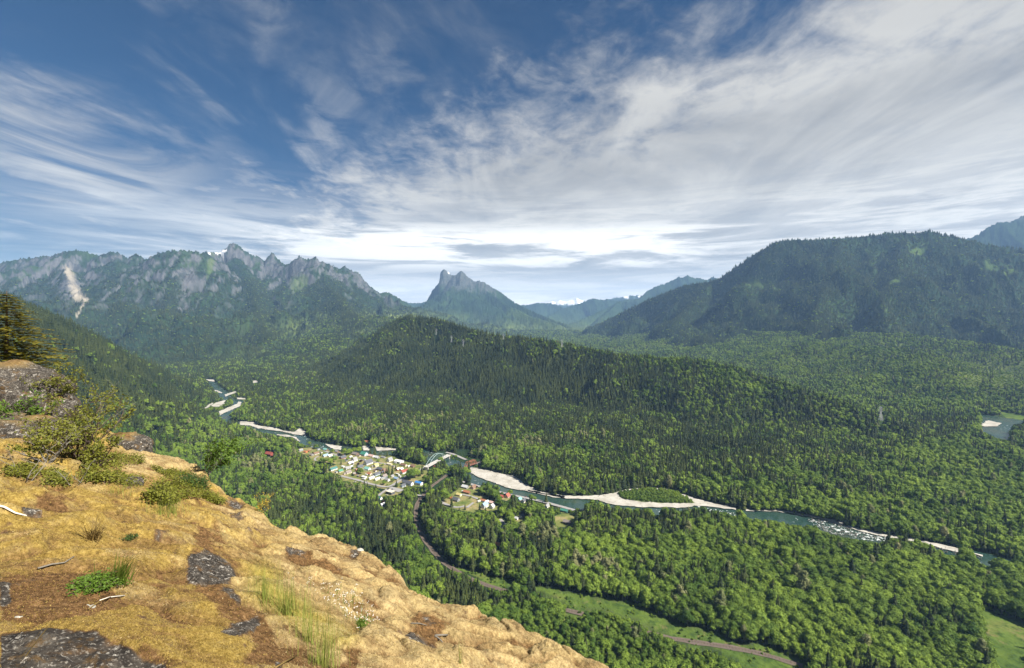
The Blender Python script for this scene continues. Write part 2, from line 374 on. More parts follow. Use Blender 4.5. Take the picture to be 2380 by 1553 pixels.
ISLAND = D([(1030, 460), (1150, 432), (1350, 417), (1550, 422), (1700, 452), (1830, 520), (1915, 572), (1700, 578), (1450, 568), (1250, 553), (1100, 530), (1050, 508)])
RIVER_RIGHT = G([(1180, 690), (1400, 735), (1600, 757), (1900, 800), (2296, 858), (2500, 900), (2296, 930), (2040, 950), (1960, 1060), (1930, 1200), (1900, 1350), (1600, 1290), (1250, 1130), (1190, 1000), (1270, 850)])
FIELD_FAR = G([(1680, 655), (2000, 700), (2296, 745), (2700, 800), (2700, 925), (2296, 852), (1850, 792), (1760, 730)])
FIELD_NEAR = E([(1885, 1170), (2000, 1215), (2161, 1275), (2330, 1330), (2330, 1700), (2005, 1650), (1985, 1520), (1950, 1390), (1900, 1280)])
MEADOW = H([(720, 832), (850, 862), (1000, 905), (1150, 938), (1240, 992), (1500, 1000), (1700, 1050), (1850, 1072), (1980, 1100), (2180, 1180), (2340, 1262), (2480, 1300)]) \
    + E([(110, 1295), (250, 1350), (360, 1420), (560, 1430), (720, 1505), (860, 1600), (460, 1600), (330, 1500), (210, 1440), (60, 1420), (0, 1392)]) \
    + H([(2180, 1278), (2080, 1228), (1900, 1168), (1720, 1132), (1650, 1186), (1580, 1182), (1560, 1092), (1350, 1004), (1200, 972), (1120, 1008), (985, 970), (960, 925), (900, 900), (800, 862)])
MEADOW_B = E([(330, 1440), (480, 1405), (700, 1500), (800, 1570), (480, 1580)])
TOWN = B([(150, 185), (560, 135), (830, 210), (1000, 240), (1200, 215), (1380, 262), (1700, 300), (1850, 380), (2050, 430), (2165, 440), (2190, 520), (2200, 610), (2150, 720), (2120, 780), (1990, 775), (1900, 765), (1810, 800), (1780, 880), (1700, 905), (1540, 930), (1425, 930), (1430, 880), (1540, 815), (1300, 765), (1080, 712), (850, 690), (830, 600), (690, 560), (640, 530), (655, 470), (760, 430), (640, 400), (480, 385), (370, 372), (330, 300), (150, 232)])
CLEAR = [TOWN,
         C([(590, 860), (640, 830), (720, 750), (980, 770), (1000, 850), (1130, 980), (1240, 1020), (1240, 1080), (1350, 1080), (1230, 1170), (1000, 1130), (900, 1190), (700, 1150), (450, 1090), (385, 1020), (510, 930)]),
         C([(1860, 975), (2350, 1090), (2350, 1135), (2100, 1062), (1880, 1018)]), C([(1320, 885), (1500, 890), (1490, 965), (1420, 1000), (1330, 965)]), C([(1575, 920), (1770, 945), (1730, 1040), (1600, 1015)]),
         C([(2000, 1060), (2115, 1045), (2115, 1110), (2025, 1115)]), C([(1540, 1250), (1700, 1190), (1715, 1270), (1640, 1340), (1550, 1335)]), C([(1300, 1270), (1430, 1300), (1360, 1450), (1320, 1400)]),
         C([(2265, 1115), (2390, 1130), (2390, 1180), (2280, 1195)]), C([(2175, 1240), (2300, 1200), (2470, 1200), (2500, 1300), (2480, 1400), (2200, 1420)]),
         C([(130, 490), (160, 390), (250, 270), (350, 228), (480, 215), (640, 270), (800, 345), (780, 375), (620, 330), (560, 290), (440, 320), (330, 380), (240, 490)]),
         C([(770, 345), (900, 330), (1060, 350), (1040, 385), (880, 455), (790, 440)]), C([(215, 790), (300, 720), (570, 545), (590, 600), (420, 700), (280, 815)]),
         C([(640, 190), (850, 185), (860, 230), (780, 290), (640, 240)]),
         B([(2040, 900), (2170, 880), (2170, 960), (2040, 1100), (2090, 1150), (2060, 1330), (2110, 1480), (2160, 1560), (2090, 1480), (1960, 1340), (1960, 1180), (2040, 1000)]),
         H([(500, 400), (550, 360), (545, 430), (540, 520), (560, 590), (620, 680), (680, 760), (760, 840), (690, 830), (600, 720), (530, 610), (495, 520)]),
         B([(400, 540), (560, 545), (560, 580), (440, 570)]), B([(1420, 900), (1480, 900), (1480, 990), (1420, 980)]), B([(1440, 1040), (1530, 1040), (1530, 1090), (1450, 1090)]),
         B([(1200, 52), (1290, 52), (1285, 105), (1210, 100)]), A([(1155, 1258), (1300, 1258), (1290, 1330), (1170, 1320)]),
         H([(1075, 680), (1108, 680), (1108, 730), (1075, 730)]),
         MEADOW, MEADOW_B, FIELD_NEAR, FIELD_FAR, RIVER_RIGHT, ISLAND,
         E([(1600, 760), (1700, 790), (1660, 800)])] + [g for i_, g in enumerate(GRAVEL.values()) if i_ != 2] + GRAVEL_MASK_ONLY + WATER_MASK

MW, MH = 2380, 1560
def fill_poly(mask, poly, val=1):
    P = np.array(poly); y0 = max(0, int(P[:, 1].min())); y1 = min(mask.shape[0] - 1, int(P[:, 1].max()) + 1)
    n = len(P)
    for yy in range(y0, y1 + 1):
        yc = yy + 0.5; xs = []
        for i in range(n):
            a, b = P[i], P[(i + 1) % n]
            if (a[1] <= yc) != (b[1] <= yc): xs.append(a[0] + (yc - a[1]) / (b[1] - a[1]) * (b[0] - a[0]))
        xs.sort()
        for a, b in zip(xs[::2], xs[1::2]):
            a = max(0, int(round(a))); b = min(mask.shape[1], int(round(b)))
            if b > a: mask[yy, a:b] = val
CM = np.zeros((MH, MW), np.uint8)
for pl in CLEAR: fill_poly(CM, pl)

def in_mask(mask, px, py):
    ix = np.clip(px.astype(int), 0, MW - 1); iy = np.clip(py.astype(int), 0, MH - 1)
    ok = (px >= 0) & (px < MW) & (py >= 0) & (py < MH)
    return (mask[iy, ix] > 0) & ok

def world_poly(poly): return np.array([ground(*p) for p in poly])
def inside(x, y, P):
    r = np.zeros(x.shape, bool); n = len(P)
    for i in range(n):
        a, b = P[i], P[(i + 1) % n]
        c = ((a[1] <= y) != (b[1] <= y)) & (x < (b[0] - a[0]) * (y - a[1]) / ((b[1] - a[1]) if b[1] != a[1] else 1e-9) + a[0])
        r ^= c
    return r
RR_W = world_poly(RIVER_RIGHT)

def land(x, y):
    """the terrain with the river beds cut in"""
    h, own = terrain(x, y)
    x = np.asarray(x, float); y = np.asarray(y, float)
    m = (y > 300) & (y < 5200) & (np.abs(x) < 3500)
    if m.any():
        xs = x[m]; ys = y[m]; f0 = floor0(xs, ys)
        d, _, _ = poly_dist(xs, ys, RIVER_W)
        k = smooth(36, 18, d); hm = h[m]
        hm = hm * (1 - k) + (f0 - 2.5) * k
        ins = inside(xs, ys, RR_W)
        hm = np.where(ins, f0 - 2.5, hm)
        h[m] = hm
    return h, own

# ------------------------------------------------------------------ terrain meshes
NT = 1560
th = np.linspace(-1.06, 1.06, NT)
rr = np.concatenate([np.geomspace(45, 700, 170, endpoint=False), np.geomspace(700, 9200, 760, endpoint=False), np.geomspace(9200, 16800, 160, endpoint=False), np.geomspace(16800, 27500, 90)])
TH, RR = np.meshgrid(th, rr)
GX = RR * np.sin(TH); GY = RR * np.cos(TH)
GH, GOWN = land(GX, GY)
NR = len(rr)

# slope, and what the sight line from the ledge can reach
dr = np.gradient(GH, axis=0) / np.gradient(RR, axis=0)
dt = np.gradient(GH, axis=1) / (np.gradient(TH, axis=1) * RR)
SLOPE = np.hypot(dr, dt)
EL = GH / RR
ELMAX = np.maximum.accumulate(EL, axis=0)
PXG = CX + F * GX / np.maximum(GY, 1e-3); PYG = HY - F * GH / np.maximum(GY, 1e-3)

def blob(px, py, cx, cy, rx, ry, rot=0.0):
    c, s = math.cos(rot), math.sin(rot)
    u = ((px - cx) * c + (py - cy) * s) / rx; v = (-(px - cx) * s + (py - cy) * c) / ry
    return np.exp(-(u * u + v * v))

own_is = lambda n: GOWN == OWNERS.index(n)
nz = fbm(GX / 120, GH / 330, 4, 71); nz2 = fbm(GX / 42, GH / 190, 3, 81)
rocky = own_is('rocky_range'); twin = own_is('twin_summit_mountain')
# bare rock, snow, alpine meadow and landslip: real patches of the mountains
ROCK = np.zeros_like(GH)
hi = smooth(250, 900, GH)
ROCK = np.where(rocky, smooth(0.15, 0.55, (SLOPE - 0.95) * 0.9 + 0.30 * hi + 0.42 * nz + 0.25 * nz2 - 0.30) * smooth(60, 520, GH + 160 * nz), ROCK)
for (cx, cy, rx, ry, rot, amp) in [(160, 665, 42, 62, -0.2, .75), (125, 612, 45, 22, 0, .5), (440, 655, 45, 55, .3, .75), (375, 640, 14, 40, 0, .4), (360, 705, 22, 16, 0, .6), (325, 690, 20, 14, 0, .5), (430, 715, 25, 14, 0, .5), (235, 695, 18, 22, 0, .5), (270, 752, 9, 12, 0, .6),
                              (205, 735, 16, 22, 0, .4), (540, 585, 25, 20, 0, .7), (632, 598, 16, 14, 0, .7), (697, 622, 20, 26, 0, .9), (735, 615, 22, 20, 0, .9), (785, 640, 40, 16, .5, .8), (840, 660, 40, 16, .6, .7), (270, 600, 35, 16, 0, .6), (185, 600, 30, 20, 0, .5), (25, 618, 45, 10, 0, .5), (470, 640, 8, 40, .2, .4)]:
    ROCK = np.maximum(ROCK, np.where(rocky & (PYG < 790), smooth(0.36, 0.85, amp * blob(PXG, PYG, cx, cy, rx, ry, rot) * 1.15 + 0.36 * nz + 0.42 * nz2 - .04), 0))
ROCK = np.where(twin, smooth(0.2, 0.6, smooth(420, 1100, GH) * 0.95 + 0.3 * nz + 0.25 * nz2 - 0.05) * .7, ROCK)
ROCK = np.where(own_is('dark_peak'), smooth(0.5, 0.9, smooth(1500, 2100, GH) + 0.3 * nz), ROCK)
SNOW = np.zeros_like(GH)
SNOW = np.where(own_is('snow_peaks'), smooth(0.3, 0.5, smooth(700, 930, GH) + 0.25 * fbm(GX / 500, GH / 200, 3, 91)), SNOW)
SNOW = np.where(own_is('snow_dusted_ridge'), smooth(0.55, 0.75, smooth(850, 1200, GH) + 0.6 * fbm(GX / 300, GH / 200, 3, 92)), SNOW)
for (cx, cy, rx, ry) in [(510, 588, 16, 5), (521, 585, 7, 6), (486, 590, 5, 3), (1045, 634, 7, 3)]:
    SNOW = np.maximum(SNOW, np.where(rocky | twin, smooth(0.45, 0.6, blob(PXG, PYG, cx, cy, rx, ry) + 0.25 * nz2), 0))
SCAR = np.zeros_like(GH)
for (x0, y0, x1, y1, w) in [(157, 630, 170, 655, 9), (166, 655, 184, 690, 13), (184, 685, 199, 698, 9), (200, 697, 178, 736, 4.5)]:
    L2 = (x1 - x0) ** 2 + (y1 - y0) ** 2
    t = np.clip(((PXG - x0) * (x1 - x0) + (PYG - y0) * (y1 - y0)) / L2, 0, 1)
    d = np.hypot(PXG - x0 - t * (x1 - x0), PYG - y0 - t * (y1 - y0))
    SCAR = np.maximum(SCAR, np.where(rocky, smooth(1.15, 0.2, d / w + 0.7 * nz2 + .3 * nz) * .85, 0))
MEAD = np.zeros_like(GH)
for (cx, cy, rx, ry, rot, amp, who) in [(695, 660, 26, 22, -0.3, 1.1, 'rocky_range'), (488, 625, 12, 40, 0.15, .8, 'rocky_range'), (60, 645, 20, 14, 0, .5, 'rocky_range'), (700, 690, 20, 9, 0, .7, 'rocky_range'),
                                   (2135, 585, 34, 13, -0.25, 1, 'wooded_mountain'), (2140, 568, 30, 7, -.2, .7, 'wooded_mountain'), (2080, 655, 22, 7, -.25, .9, 'wooded_mountain'), (1760, 660, 34, 16, .4, .9, 'wooded_mountain'), (1725, 647, 22, 7, .3, .7, 'wooded_mountain'), (1800, 670, 9, 16, 0, .7, 'wooded_mountain'),
                                   (2300, 622, 34, 10, .1, .9, 'wooded_mountain'), (2350, 632, 26, 12, 0, .9, 'wooded_mountain'), (1850, 600, 50, 22, .3, .5, 'wooded_mountain'), (2045, 715, 10, 18, .6, .6, 'wooded_mountain'), (1740, 740, 24, 7, -.3, .7, 'wooded_mountain'), (1620, 765, 14, 6, 0, .7, 'wooded_mountain'),
                                   (1220, 735, 60, 14, .25, .7, 'twin_summit_mountain'), (1270, 755, 40, 7, .2, .7, 'twin_summit_mountain'),
                                   (680, 796, 20, 9, 0, 1, 'rolling_hill'), (2110, 800, 90, 10, .05, .5, 'bench_hill')]:
    MEAD = np.maximum(MEAD, np.where(own_is(who), smooth(0.4, 0.7, amp * blob(PXG, PYG, cx, cy, rx, ry, rot) + 0.25 * nz + 0.3 * nz2), 0))
for (x0, y0, x1, y1, w) in [(1800, 690, 1796, 712, 2.2), (2050, 742, 2034, 765, 3), (2075, 690, 2050, 742, 2), (1425, 825, 1447, 835, 3), (1340, 812, 1385, 825, 2.5), (962, 741, 975, 764, 5)]:
    L2 = (x1 - x0) ** 2 + (y1 - y0) ** 2
    t = np.clip(((PXG - x0) * (x1 - x0) + (PYG - y0) * (y1 - y0)) / L2, 0, 1)
    d = np.hypot(PXG - x0 - t * (x1 - x0), PYG - y0 - t * (y1 - y0))
    MEAD = np.maximum(MEAD, np.where(own_is('wooded_mountain') | own_is('centre_hill'), smooth(1.1, 0.4, d / w + 0.3 * nz2), 0))
MEAD *= .6
# bright open grass near the river
for pl in (MEADOW, MEADOW_B, FIELD_NEAR, FIELD_FAR):
    MEAD = np.where((GY > 300) & (GY < 3500) & inside(GX, GY, world_poly(pl)), 1.0, MEAD)
TOWN_W = world_poly(TOWN)
LAWN = np.where((GY > 700) & (GY < 1900), inside(GX, GY, TOWN_W).astype(float), 0)
for pl in CLEAR[1:10]: LAWN = np.where((GY > 500) & (GY < 1900) & inside(GX, GY, world_poly(pl)), 1.0, LAWN)

# rock faces get their own ribs and ledges; far woods get a canopy grain
LEAFY = np.zeros_like(GH)
for (bx, by, rx, ry, v) in [(2050, 860, 420, 75, 1.2), (1500, 800, 330, 38, 1.1), (900, 740, 140, 14, .9), (1850, 795, 300, 25, .7), (700, 850, 200, 40, .5), (2150, 1120, 300, 80, .8), (760, 765, 180, 25, .45), (1900, 1400, 500, 150, .7), (1300, 1480, 250, 60, .9), (560, 930, 90, 30, .6), (1200, 765, 200, 20, .4)]:
    LEAFY = np.maximum(LEAFY, v * blob(PXG, PYG, bx, by, rx, ry))
LEAFY = np.clip(LEAFY * (1 + .7 * fbm(GX / 160, GY / 160, 3, 131)), 0, 1) * (1 - own_is('wooded_mountain') * .8)
GH2 = GH + ROCK * (ridged(GX / 85 + 0.3 * nz, GH / 420, 4, 101) - 0.55) * 64 * smooth(0.0, 0.3, ROCK)
far = smooth(3000, 6000, RR) * (1 - ROCK) * (1 - SNOW) * (1 - MEAD)
GH2 = GH2 + far * rng.normal(0, 1, GH.shape) * np.clip(RR * 0.0011, 3, 14)
# keep every crest where it is
GZ = GH2

def terrain_mat():
    k = new_mat('land', 0.95, 0.05)
    pos = k.node('ShaderNodeNewGeometry').outputs['Position']
    n1 = k.noise(pos, 0.0022, 5, 0.6); n2 = k.noise(pos, 0.016, 4, 0.6); n3 = k.noise(pos, 0.09, 3, 0.6)
    wood = k.ramp(n1, [(0.36, (.010, .022, .012)), (0.52, (.017, .036, .014)), (0.68, (.030, .056, .017))])
    wood = k.mix(k.step(.45, .7, n2), wood, k.mix(.4, wood, (.04, .065, .02)))
    wood = k.mix(k.step(.5, .75, n3), wood, k.mix(.6, wood, (.012, .024, .01)))
    sp = k.mapping(pos, (1, 1, .22))
    r1 = k.noise(sp, 0.02, 6, 0.65, 0.6); r2 = k.noise(pos, 0.004, 3)
    rock = k.ramp(r1, [(0.32, (.018, .022, .026)), (0.46, (.052, .056, .060)), (0.60, (.115, .116, .118)), (0.72, (.038, .042, .046))])
    rock = k.mix(k.step(.4, .7, r2), rock, k.mix(.6, rock, (.12, .12, .125)))
    grass = k.ramp(n2, [(.3, (.05, .088, .018)), (.55, (.09, .135, .025)), (.75, (.14, .15, .045))])
    grass = k.mix(k.math('MULTIPLY', k.step(.48, .66, n3), .8), grass, (.035, .065, .016)); grass = k.mix(k.math('MULTIPLY', k.step(.56, .70, k.noise(pos, .05, 5, .7)), .7), grass, (.16, .13, .06))
    lawn = k.ramp(k.noise(pos, 0.03, 4, .6), [(.3, (.07, .11, .025)), (.5, (.16, .17, .055)), (.62, (.27, .22, .11)), (.75, (.10, .14, .03))])
    scar = k.mix(k.noise(pos, .05, 4), (.20, .18, .15), (.46, .40, .31))
    wood = k.mix(k.math('MULTIPLY', k.attr('leafy'), k.math('ADD', .35, k.math('MULTIPLY', n2, .9)), None, True), wood, k.mix(n3, (.10, .145, .035), (.25, .29, .07)))
    c = k.mix(k.attr('rock'), wood, rock); c = k.mix(k.attr('mead'), c, grass); c = k.mix(k.attr('lawn'), c, lawn)
    c = k.mix(k.attr('scar'), c, scar); c = k.mix(k.attr('snow'), c, (.82, .84, .87))
    k.put(k.bsdf, 'Base Color', c)
    b = k.node('ShaderNodeBump', inp={'Strength': 0.5, 'Distance': 6.0}); k.put(b, 'Height', n3)
    k.put(k.bsdf, 'Normal', b.outputs[0])
    return k.m
LAND = terrain_mat()

TITLES = {'valley_floor': ('valley_floor', 'flat wooded valley floor carrying the village and the river'),
          'rock_wall': ('talus_slope', 'steep wooded talus under the lookout ledge'),
          'rocky_range': ('rocky_mountain_range', 'jagged rocky mountain range with pale cliffs on the left'),
          'twin_summit_mountain': ('twin_summit_mountain', 'steep mountain with two rock summits in the middle distance'),
          'saddle_ridge': ('saddle_ridge', 'low blue saddle left of the twin summit mountain'),
          'far_hill': ('far_hill', 'pale blue hill right of the twin summit mountain'),
          'snow_peaks': ('snow_peaks', 'white snow peaks at the far end of the valley'),
          'blue_hill': ('blue_hill', 'hazy blue hill before the snow peaks'),
          'snow_dusted_ridge': ('snow_dusted_ridge', 'thin far ridge dusted with snow'),
          'valley_spur': ('valley_spur', 'blue wooded spur reaching into the far valley'),
          'valley_shoulder': ('valley_shoulder', 'blue stepped shoulder rising behind the wooded mountain'),
          'wooded_mountain': ('wooded_mountain', 'broad dark mountain covered in conifers on the right'),
          'dark_peak': ('dark_peak', 'dark peak cut by the right edge of the view'),
          'bench_hill': ('bench_hill', 'bright green benches below the wooded mountain'),
          'rolling_hill': ('rolling_hill', 'low rolling woods before the rocky range'),
          'centre_hill': ('wooded_hill', 'long wooded hill between the two rivers'),
          'left_hillside': ('hillside', 'dark wooded hillside sloping down from the left')}
fo = GOWN[:-1, :-1].ravel()
ii = (np.arange(NR - 1)[:, None] * NT + np.arange(NT - 1)[None, :]).ravel()
QUADS = np.stack([ii, ii + 1, ii + NT + 1, ii + NT], 1)[:, ::-1]
VALL = np.stack([GX.ravel(), GY.ravel(), GZ.ravel()], 1)
ATT = dict(rock=ROCK.ravel(), snow=SNOW.ravel(), scar=SCAR.ravel(), leafy=LEAFY.ravel(), mead=MEAD.ravel(), lawn=LAWN.ravel())
for k_, nm in enumerate(OWNERS):
    q = QUADS[fo == k_]
    if len(q) == 0: continue
    u, inv = np.unique(q, return_inverse=True)
    me = mesh_np(TITLES[nm][0], VALL[u], inv.reshape(q.shape), LAND, True, {a: b[u] for a, b in ATT.items()})
    tag(link(TITLES[nm][0], me), TITLES[nm][1], None, None, 'structure')
# ------------------------------------------------------------------ sheets lying on the valley floor
from mathutils.geometry import tessellate_polygon

def rough_edge(P, step=9.0, amp=1.5):
    out = []
    for i in range(len(P)):
        a, b = P[i], P[(i + 1) % len(P)]; d = b - a; L = math.hypot(d[0], d[1]); n = max(1, int(L / step))
        nx, ny = -d[1] / max(L, 1e-6), d[0] / max(L, 1e-6)
        for q in range(n):
            o = 0 if q == 0 else random.gauss(0, amp)
            out.append((a[0] + d[0] * q / n + nx * o, a[1] + d[1] * q / n + ny * o))
    return out

def sheet(name, px_poly, off, mat, step=9.0, amp=1.5):
    P = rough_edge(world_poly(px_poly), step, amp)
    V = [(x, y, float(floor0(x, y)) + off) for x, y in P]
    tri = tessellate_polygon([[Vector(v) for v in V]])
    tri = [t if (V[t[1]][0] - V[t[0]][0]) * (V[t[2]][1] - V[t[0]][1]) - (V[t[2]][0] - V[t[0]][0]) * (V[t[1]][1] - V[t[0]][1]) > 0 else t[::-1] for t in tri]
    return link(name, mesh_np(name, np.array(V), [tuple(t) for t in tri], mat))

def strip(name, px_line, width, off, mat, seg=12.0, amp=0.0, lift=None):
    P = [ground(*p) if len(p) == 2 else np.array(p) for p in px_line]
    Q = [P[0]]
    for a, b in zip(P[:-1], P[1:]):
        n = max(1, int(np.hypot(*(b - a)[:2]) / seg))
        for q in range(1, n + 1): Q.append(a + (b - a) * q / n)
    Q = np.array(Q)
    for _ in range(3): Q[1:-1] = 0.25 * Q[:-2] + 0.5 * Q[1:-1] + 0.25 * Q[2:]
    T = np.gradient(Q, axis=0); T /= np.maximum(np.hypot(T[:, 0], T[:, 1]), 1e-6)[:, None]
    V = []; Fc = []
    for i, (p, t) in enumerate(zip(Q, T)):
        z = float(floor0(p[0], p[1])) + off
        for sgn in (-1, 1):
            ww = width / 2 + random.gauss(0, amp)
            V.append((p[0] - t[1] * ww * sgn * -1, p[1] + t[0] * ww * sgn * -1, z))
        if i: Fc.append((2 * i - 2, 2 * i - 1, 2 * i + 1, 2 * i))
    V = np.array(V)
    me = mesh_np(name, V, Fc, mat)
    if me.polygons[0].normal.z < 0: me.flip_normals()
    return link(name, me), Q

def water_mat(name='river_water', lo=.50, f0=.60):
    k = new_mat(name, 0.12, 0.4)
    pos = k.node('ShaderNodeNewGeometry').outputs['Position']
    n = k.noise(pos, 0.012, 4, .6); f = k.noise(pos, 0.11, 5, .7, .5)
    c = k.ramp(n, [(.35, (.014, .042, .036)), (.55, (.030, .060, .046)), (.7, (.055, .065, .036))])
    foam = k.math('MULTIPLY', k.step(f0, f0 + .10, f), k.step(lo, lo + .08, k.noise(pos, 0.009, 3)))
    k.put(k.bsdf, 'Base Color', k.mix(foam, c, (.72, .76, .76)))
    k.put(k.bsdf, 'Roughness', k.math('ADD', .16, k.math('MULTIPLY', foam, .6)))
    b = k.node('ShaderNodeBump', inp={'Strength': .35, 'Distance': 1.0}); k.put(b, 'Height', f); k.put(k.bsdf, 'Normal', b.outputs[0])
    return k.m
def gravel_mat():
    k = new_mat('river_gravel', 0.95, 0.1)
    pos = k.node('ShaderNodeNewGeometry').outputs['Position']
    n = k.noise(pos, .035, 5, .65); f = k.noise(pos, .5, 4, .7)
    c = k.ramp(n, [(.28, (.17, .16, .13)), (.42, (.35, .33, .28)), (.6, (.48, .46, .41)), (.75, (.31, .285, .235))])
    k.put(k.bsdf, 'Base Color', k.mix(k.step(.35, .62, f), k.mix(.45, c, (.30, .29, .26)), c))
    return k.m
WATER, GRAV = water_mat(), gravel_mat()
ROAD = flat_mat('worn_asphalt', (.27, .26, .25), .9, .15, .1)
TRACKBED = flat_mat('brown_ballast', (.12, .095, .075), .95, .35, .25)
STEEL_RAIL = flat_mat('rail_steel', (.22, .16, .12), .6, .2, .3)

ob, _ = strip('river', RIVER, 56, -0.6, WATER, 14); tag(ob, 'teal river winding past the village through white gravel bars', None, None, 'structure')
ob = sheet('river', RIVER_RIGHT, -0.6, WATER); tag(ob, 'blue green river bend far off at the right edge', None, None, 'structure')
for lab, pl in GRAVEL.items():
    ob = sheet('gravel_bar', pl, 0.95, GRAV, 7.0, 1.6); tag(ob, lab, None, None, 'structure')
ISLG = flat_mat('island_ground', (.10, .13, .04), .95, .4, .05)
ob = sheet('island', ISLAND, 1.15, ISLG, 8, 2.5); tag(ob, 'low green island among the white gravel', None, None, 'structure')

roads = [('main street of the village running towards the railway', B([(830, 610), (1000, 652), (1150, 692), (1300, 740), (1450, 772), (1580, 803), (1700, 722), (1800, 662), (1900, 585), (2020, 540), (2120, 500), (2175, 470)]), 8),
         ('pale lane leaving the main street beside the flat white roof', B([(1580, 806), (1490, 865), (1425, 925)]), 6),
         ('upper village street by the river bank', B([(560, 215), (640, 240), (800, 292), (960, 372)]) + B([(1090, 335), (1200, 372), (1480, 412), (1700, 462)]), 6),
         ('middle village street among the gardens', B([(840, 450), (1000, 482), (1200, 532), (1300, 532), (1420, 478)]), 6),
         ('winding pale drive at the upper left of the village', B([(480, 300), (390, 335), (440, 372)]), 5),
         ('pale track west of the green roofed hall', B([(420, 552), (560, 560)]), 6),
         ('wide parking ground beside the main street', B([(1590, 800), (1680, 830), (1790, 850)]), 18),
         ('level crossing road west of the rails', B([(1990, 910), (2060, 930), (2160, 935)]), 9),
         ('road leading off the arch bridge into the woods', C([(470, 240), (540, 246), (640, 292), (790, 356)]), 9),
         ('river road through the hamlet', C([(545, 650), (700, 692), (870, 742), (1050, 792), (1250, 850), (1500, 912), (1900, 992), (2100, 1044), (2350, 1112), (2560, 1170)]), 9),
         ('hamlet lane by the yellow roofed house', C([(640, 890), (720, 900), (850, 922), (985, 975)]), 6),
         ('pale drive through the mown field', C([(800, 1112), (905, 1032)]), 5),
         ('lower hamlet road among the firs', C([(375, 1010), (470, 1062), (560, 1102), (700, 1132), (770, 1085)]), 7),
         ('pale road bend in the hamlet woods', C([(1310, 1300), (1420, 1332), (1350, 1445)]), 8),
         ('pale clearing road above the near poplars', D([(1320, 815), (1440, 830)]), 9)]
for lab, pl, wd in roads:
    ob, _ = strip('road', pl, wd, 0.85, ROAD, 10, .25); tag(ob, lab, None, None, 'structure')

# the railway: bed, then rails and sleepers as one track
RAILPX = C([(520, 580), (470, 610), (230, 785), (130, 900), (55, 1010)]) + H([(560, 350), (522, 430), (518, 520), (545, 600), (600, 690), (660, 770), (740, 845), (860, 918), (970, 970), (1100, 1005), (1400, 1100), (1600, 1165), (1780, 1200), (2000, 1262), (2150, 1328), (2378, 1362)]) + E([(400, 1440), (560, 1480), (760, 1545)])
ob, RQ = strip('railway_bed', RAILPX, 8.5, 1.0, TRACKBED, 12, .5); tag(ob, 'brown gravel bed of the railway curving below the ledge', None, None, 'structure')
tr = empty('railway_track', tuple(RQ[len(RQ) // 2]) if False else (0, 0, 0))
tag(tr, 'single railway track on the brown curving bed', 'railway track')
def off_line(Q, off, z):
    T = np.gradient(Q, axis=0); T /= np.maximum(np.hypot(T[:, 0], T[:, 1]), 1e-6)[:, None]
    return [(p[0] - t[1] * off, p[1] + t[0] * off, float(floor0(p[0], p[1])) + z) for p, t in zip(Q, T)]
for o_ in (-0.75, 0.75):
    m = MB(); m.tube(off_line(RQ, o_, 1.35), 0.09, 4); m.build('rail', STEEL_RAIL, tr)
m = MB(); L_, R_ = off_line(RQ, -1.3, 1.16), off_line(RQ, 1.3, 1.16)
for a, b, a2, b2 in zip(L_[:-1], R_[:-1], L_[1:], R_[1:]):
    for q in range(4):
        f = q / 4; p = [a[i] + (a2[i] - a[i]) * f for i in range(3)]; p2 = [b[i] + (b2[i] - b[i]) * f for i in range(3)]
        m.bar(p, p2, .3, .2)
tag(m.build('sleepers', flat_mat('sleeper_wood', (.07, .05, .04)), tr), None, None, None, 'stuff')
# stones and broken white water in the lower rapids
RAPIDS = E([(780, 610), (860, 612), (1000, 636), (1130, 684), (1260, 716), (1420, 752), (1420, 772), (1240, 748), (1100, 724), (950, 700), (850, 662)])
FOAM = flat_mat('white_water', (.55, .57, .55), .5, .1, .5)
ob = sheet('rapids', RAPIDS, -0.35, water_mat('rapids_water', .35, .53), 6, 1.5); tag(ob, 'broken water of the lower rapids', None, None, 'structure')
STONE = flat_mat('river_stone', (.42, .40, .36), .9, .35, .6); STONED = flat_mat('dark_river_stone', (.13, .12, .10), .9, .35, .6)
def scatter_stones(name, label, areas, mat, s0, s1, z):
    m = MB(); bm = bmesh.new(); bmesh.ops.create_icosphere(bm, subdivisions=1, radius=1); v0 = [tuple(v.co) for v in bm.verts]; f0 = [tuple(v.index for v in f.verts) for f in bm.faces]; bm.free()
    for pl, n in areas:
        P = world_poly(pl); lo, hi_ = P[:, :2].min(0), P[:, :2].max(0); c = 0
        while c < n:
            x, y = random.uniform(lo[0], hi_[0]), random.uniform(lo[1], hi_[1])
            if not inside(np.array([x]), np.array([y]), P)[0]: continue
            c += 1; s_ = s0 + (s1 - s0) * random.random() ** 2.2; a, b, e = (s_ * random.uniform(.7, 1.3) for _ in range(3))
            m.add([(x + v[0] * a * random.uniform(.8, 1.2), y + v[1] * b * random.uniform(.8, 1.2), float(floor0(x, y)) + z + v[2] * e * .6 * random.uniform(.8, 1.2)) for v in v0], f0)
    tag(m.build(name, mat), label, None, None, 'stuff')
G_ = list(GRAVEL.values())
scatter_stones('rapids_stones', 'pale stones and white water breaks strewn through the lower rapids', [(RAPIDS, 170), (E([(60, 520), (300, 552), (400, 585), (250, 580)]), 40)], FOAM, .5, 1.6, -.3)
scatter_stones('gravel_stones', 'dark stones and driftwood lumps strewn over the gravel bars', [(G_[0], 300), (G_[1], 320), (G_[2], 160), (G_[3], 200), (RAPIDS, 420), (E([(1420, 752), (1700, 800), (1900, 850), (1880, 880), (1650, 820), (1420, 775)]), 200)], STONED, .4, 1.5, .6)
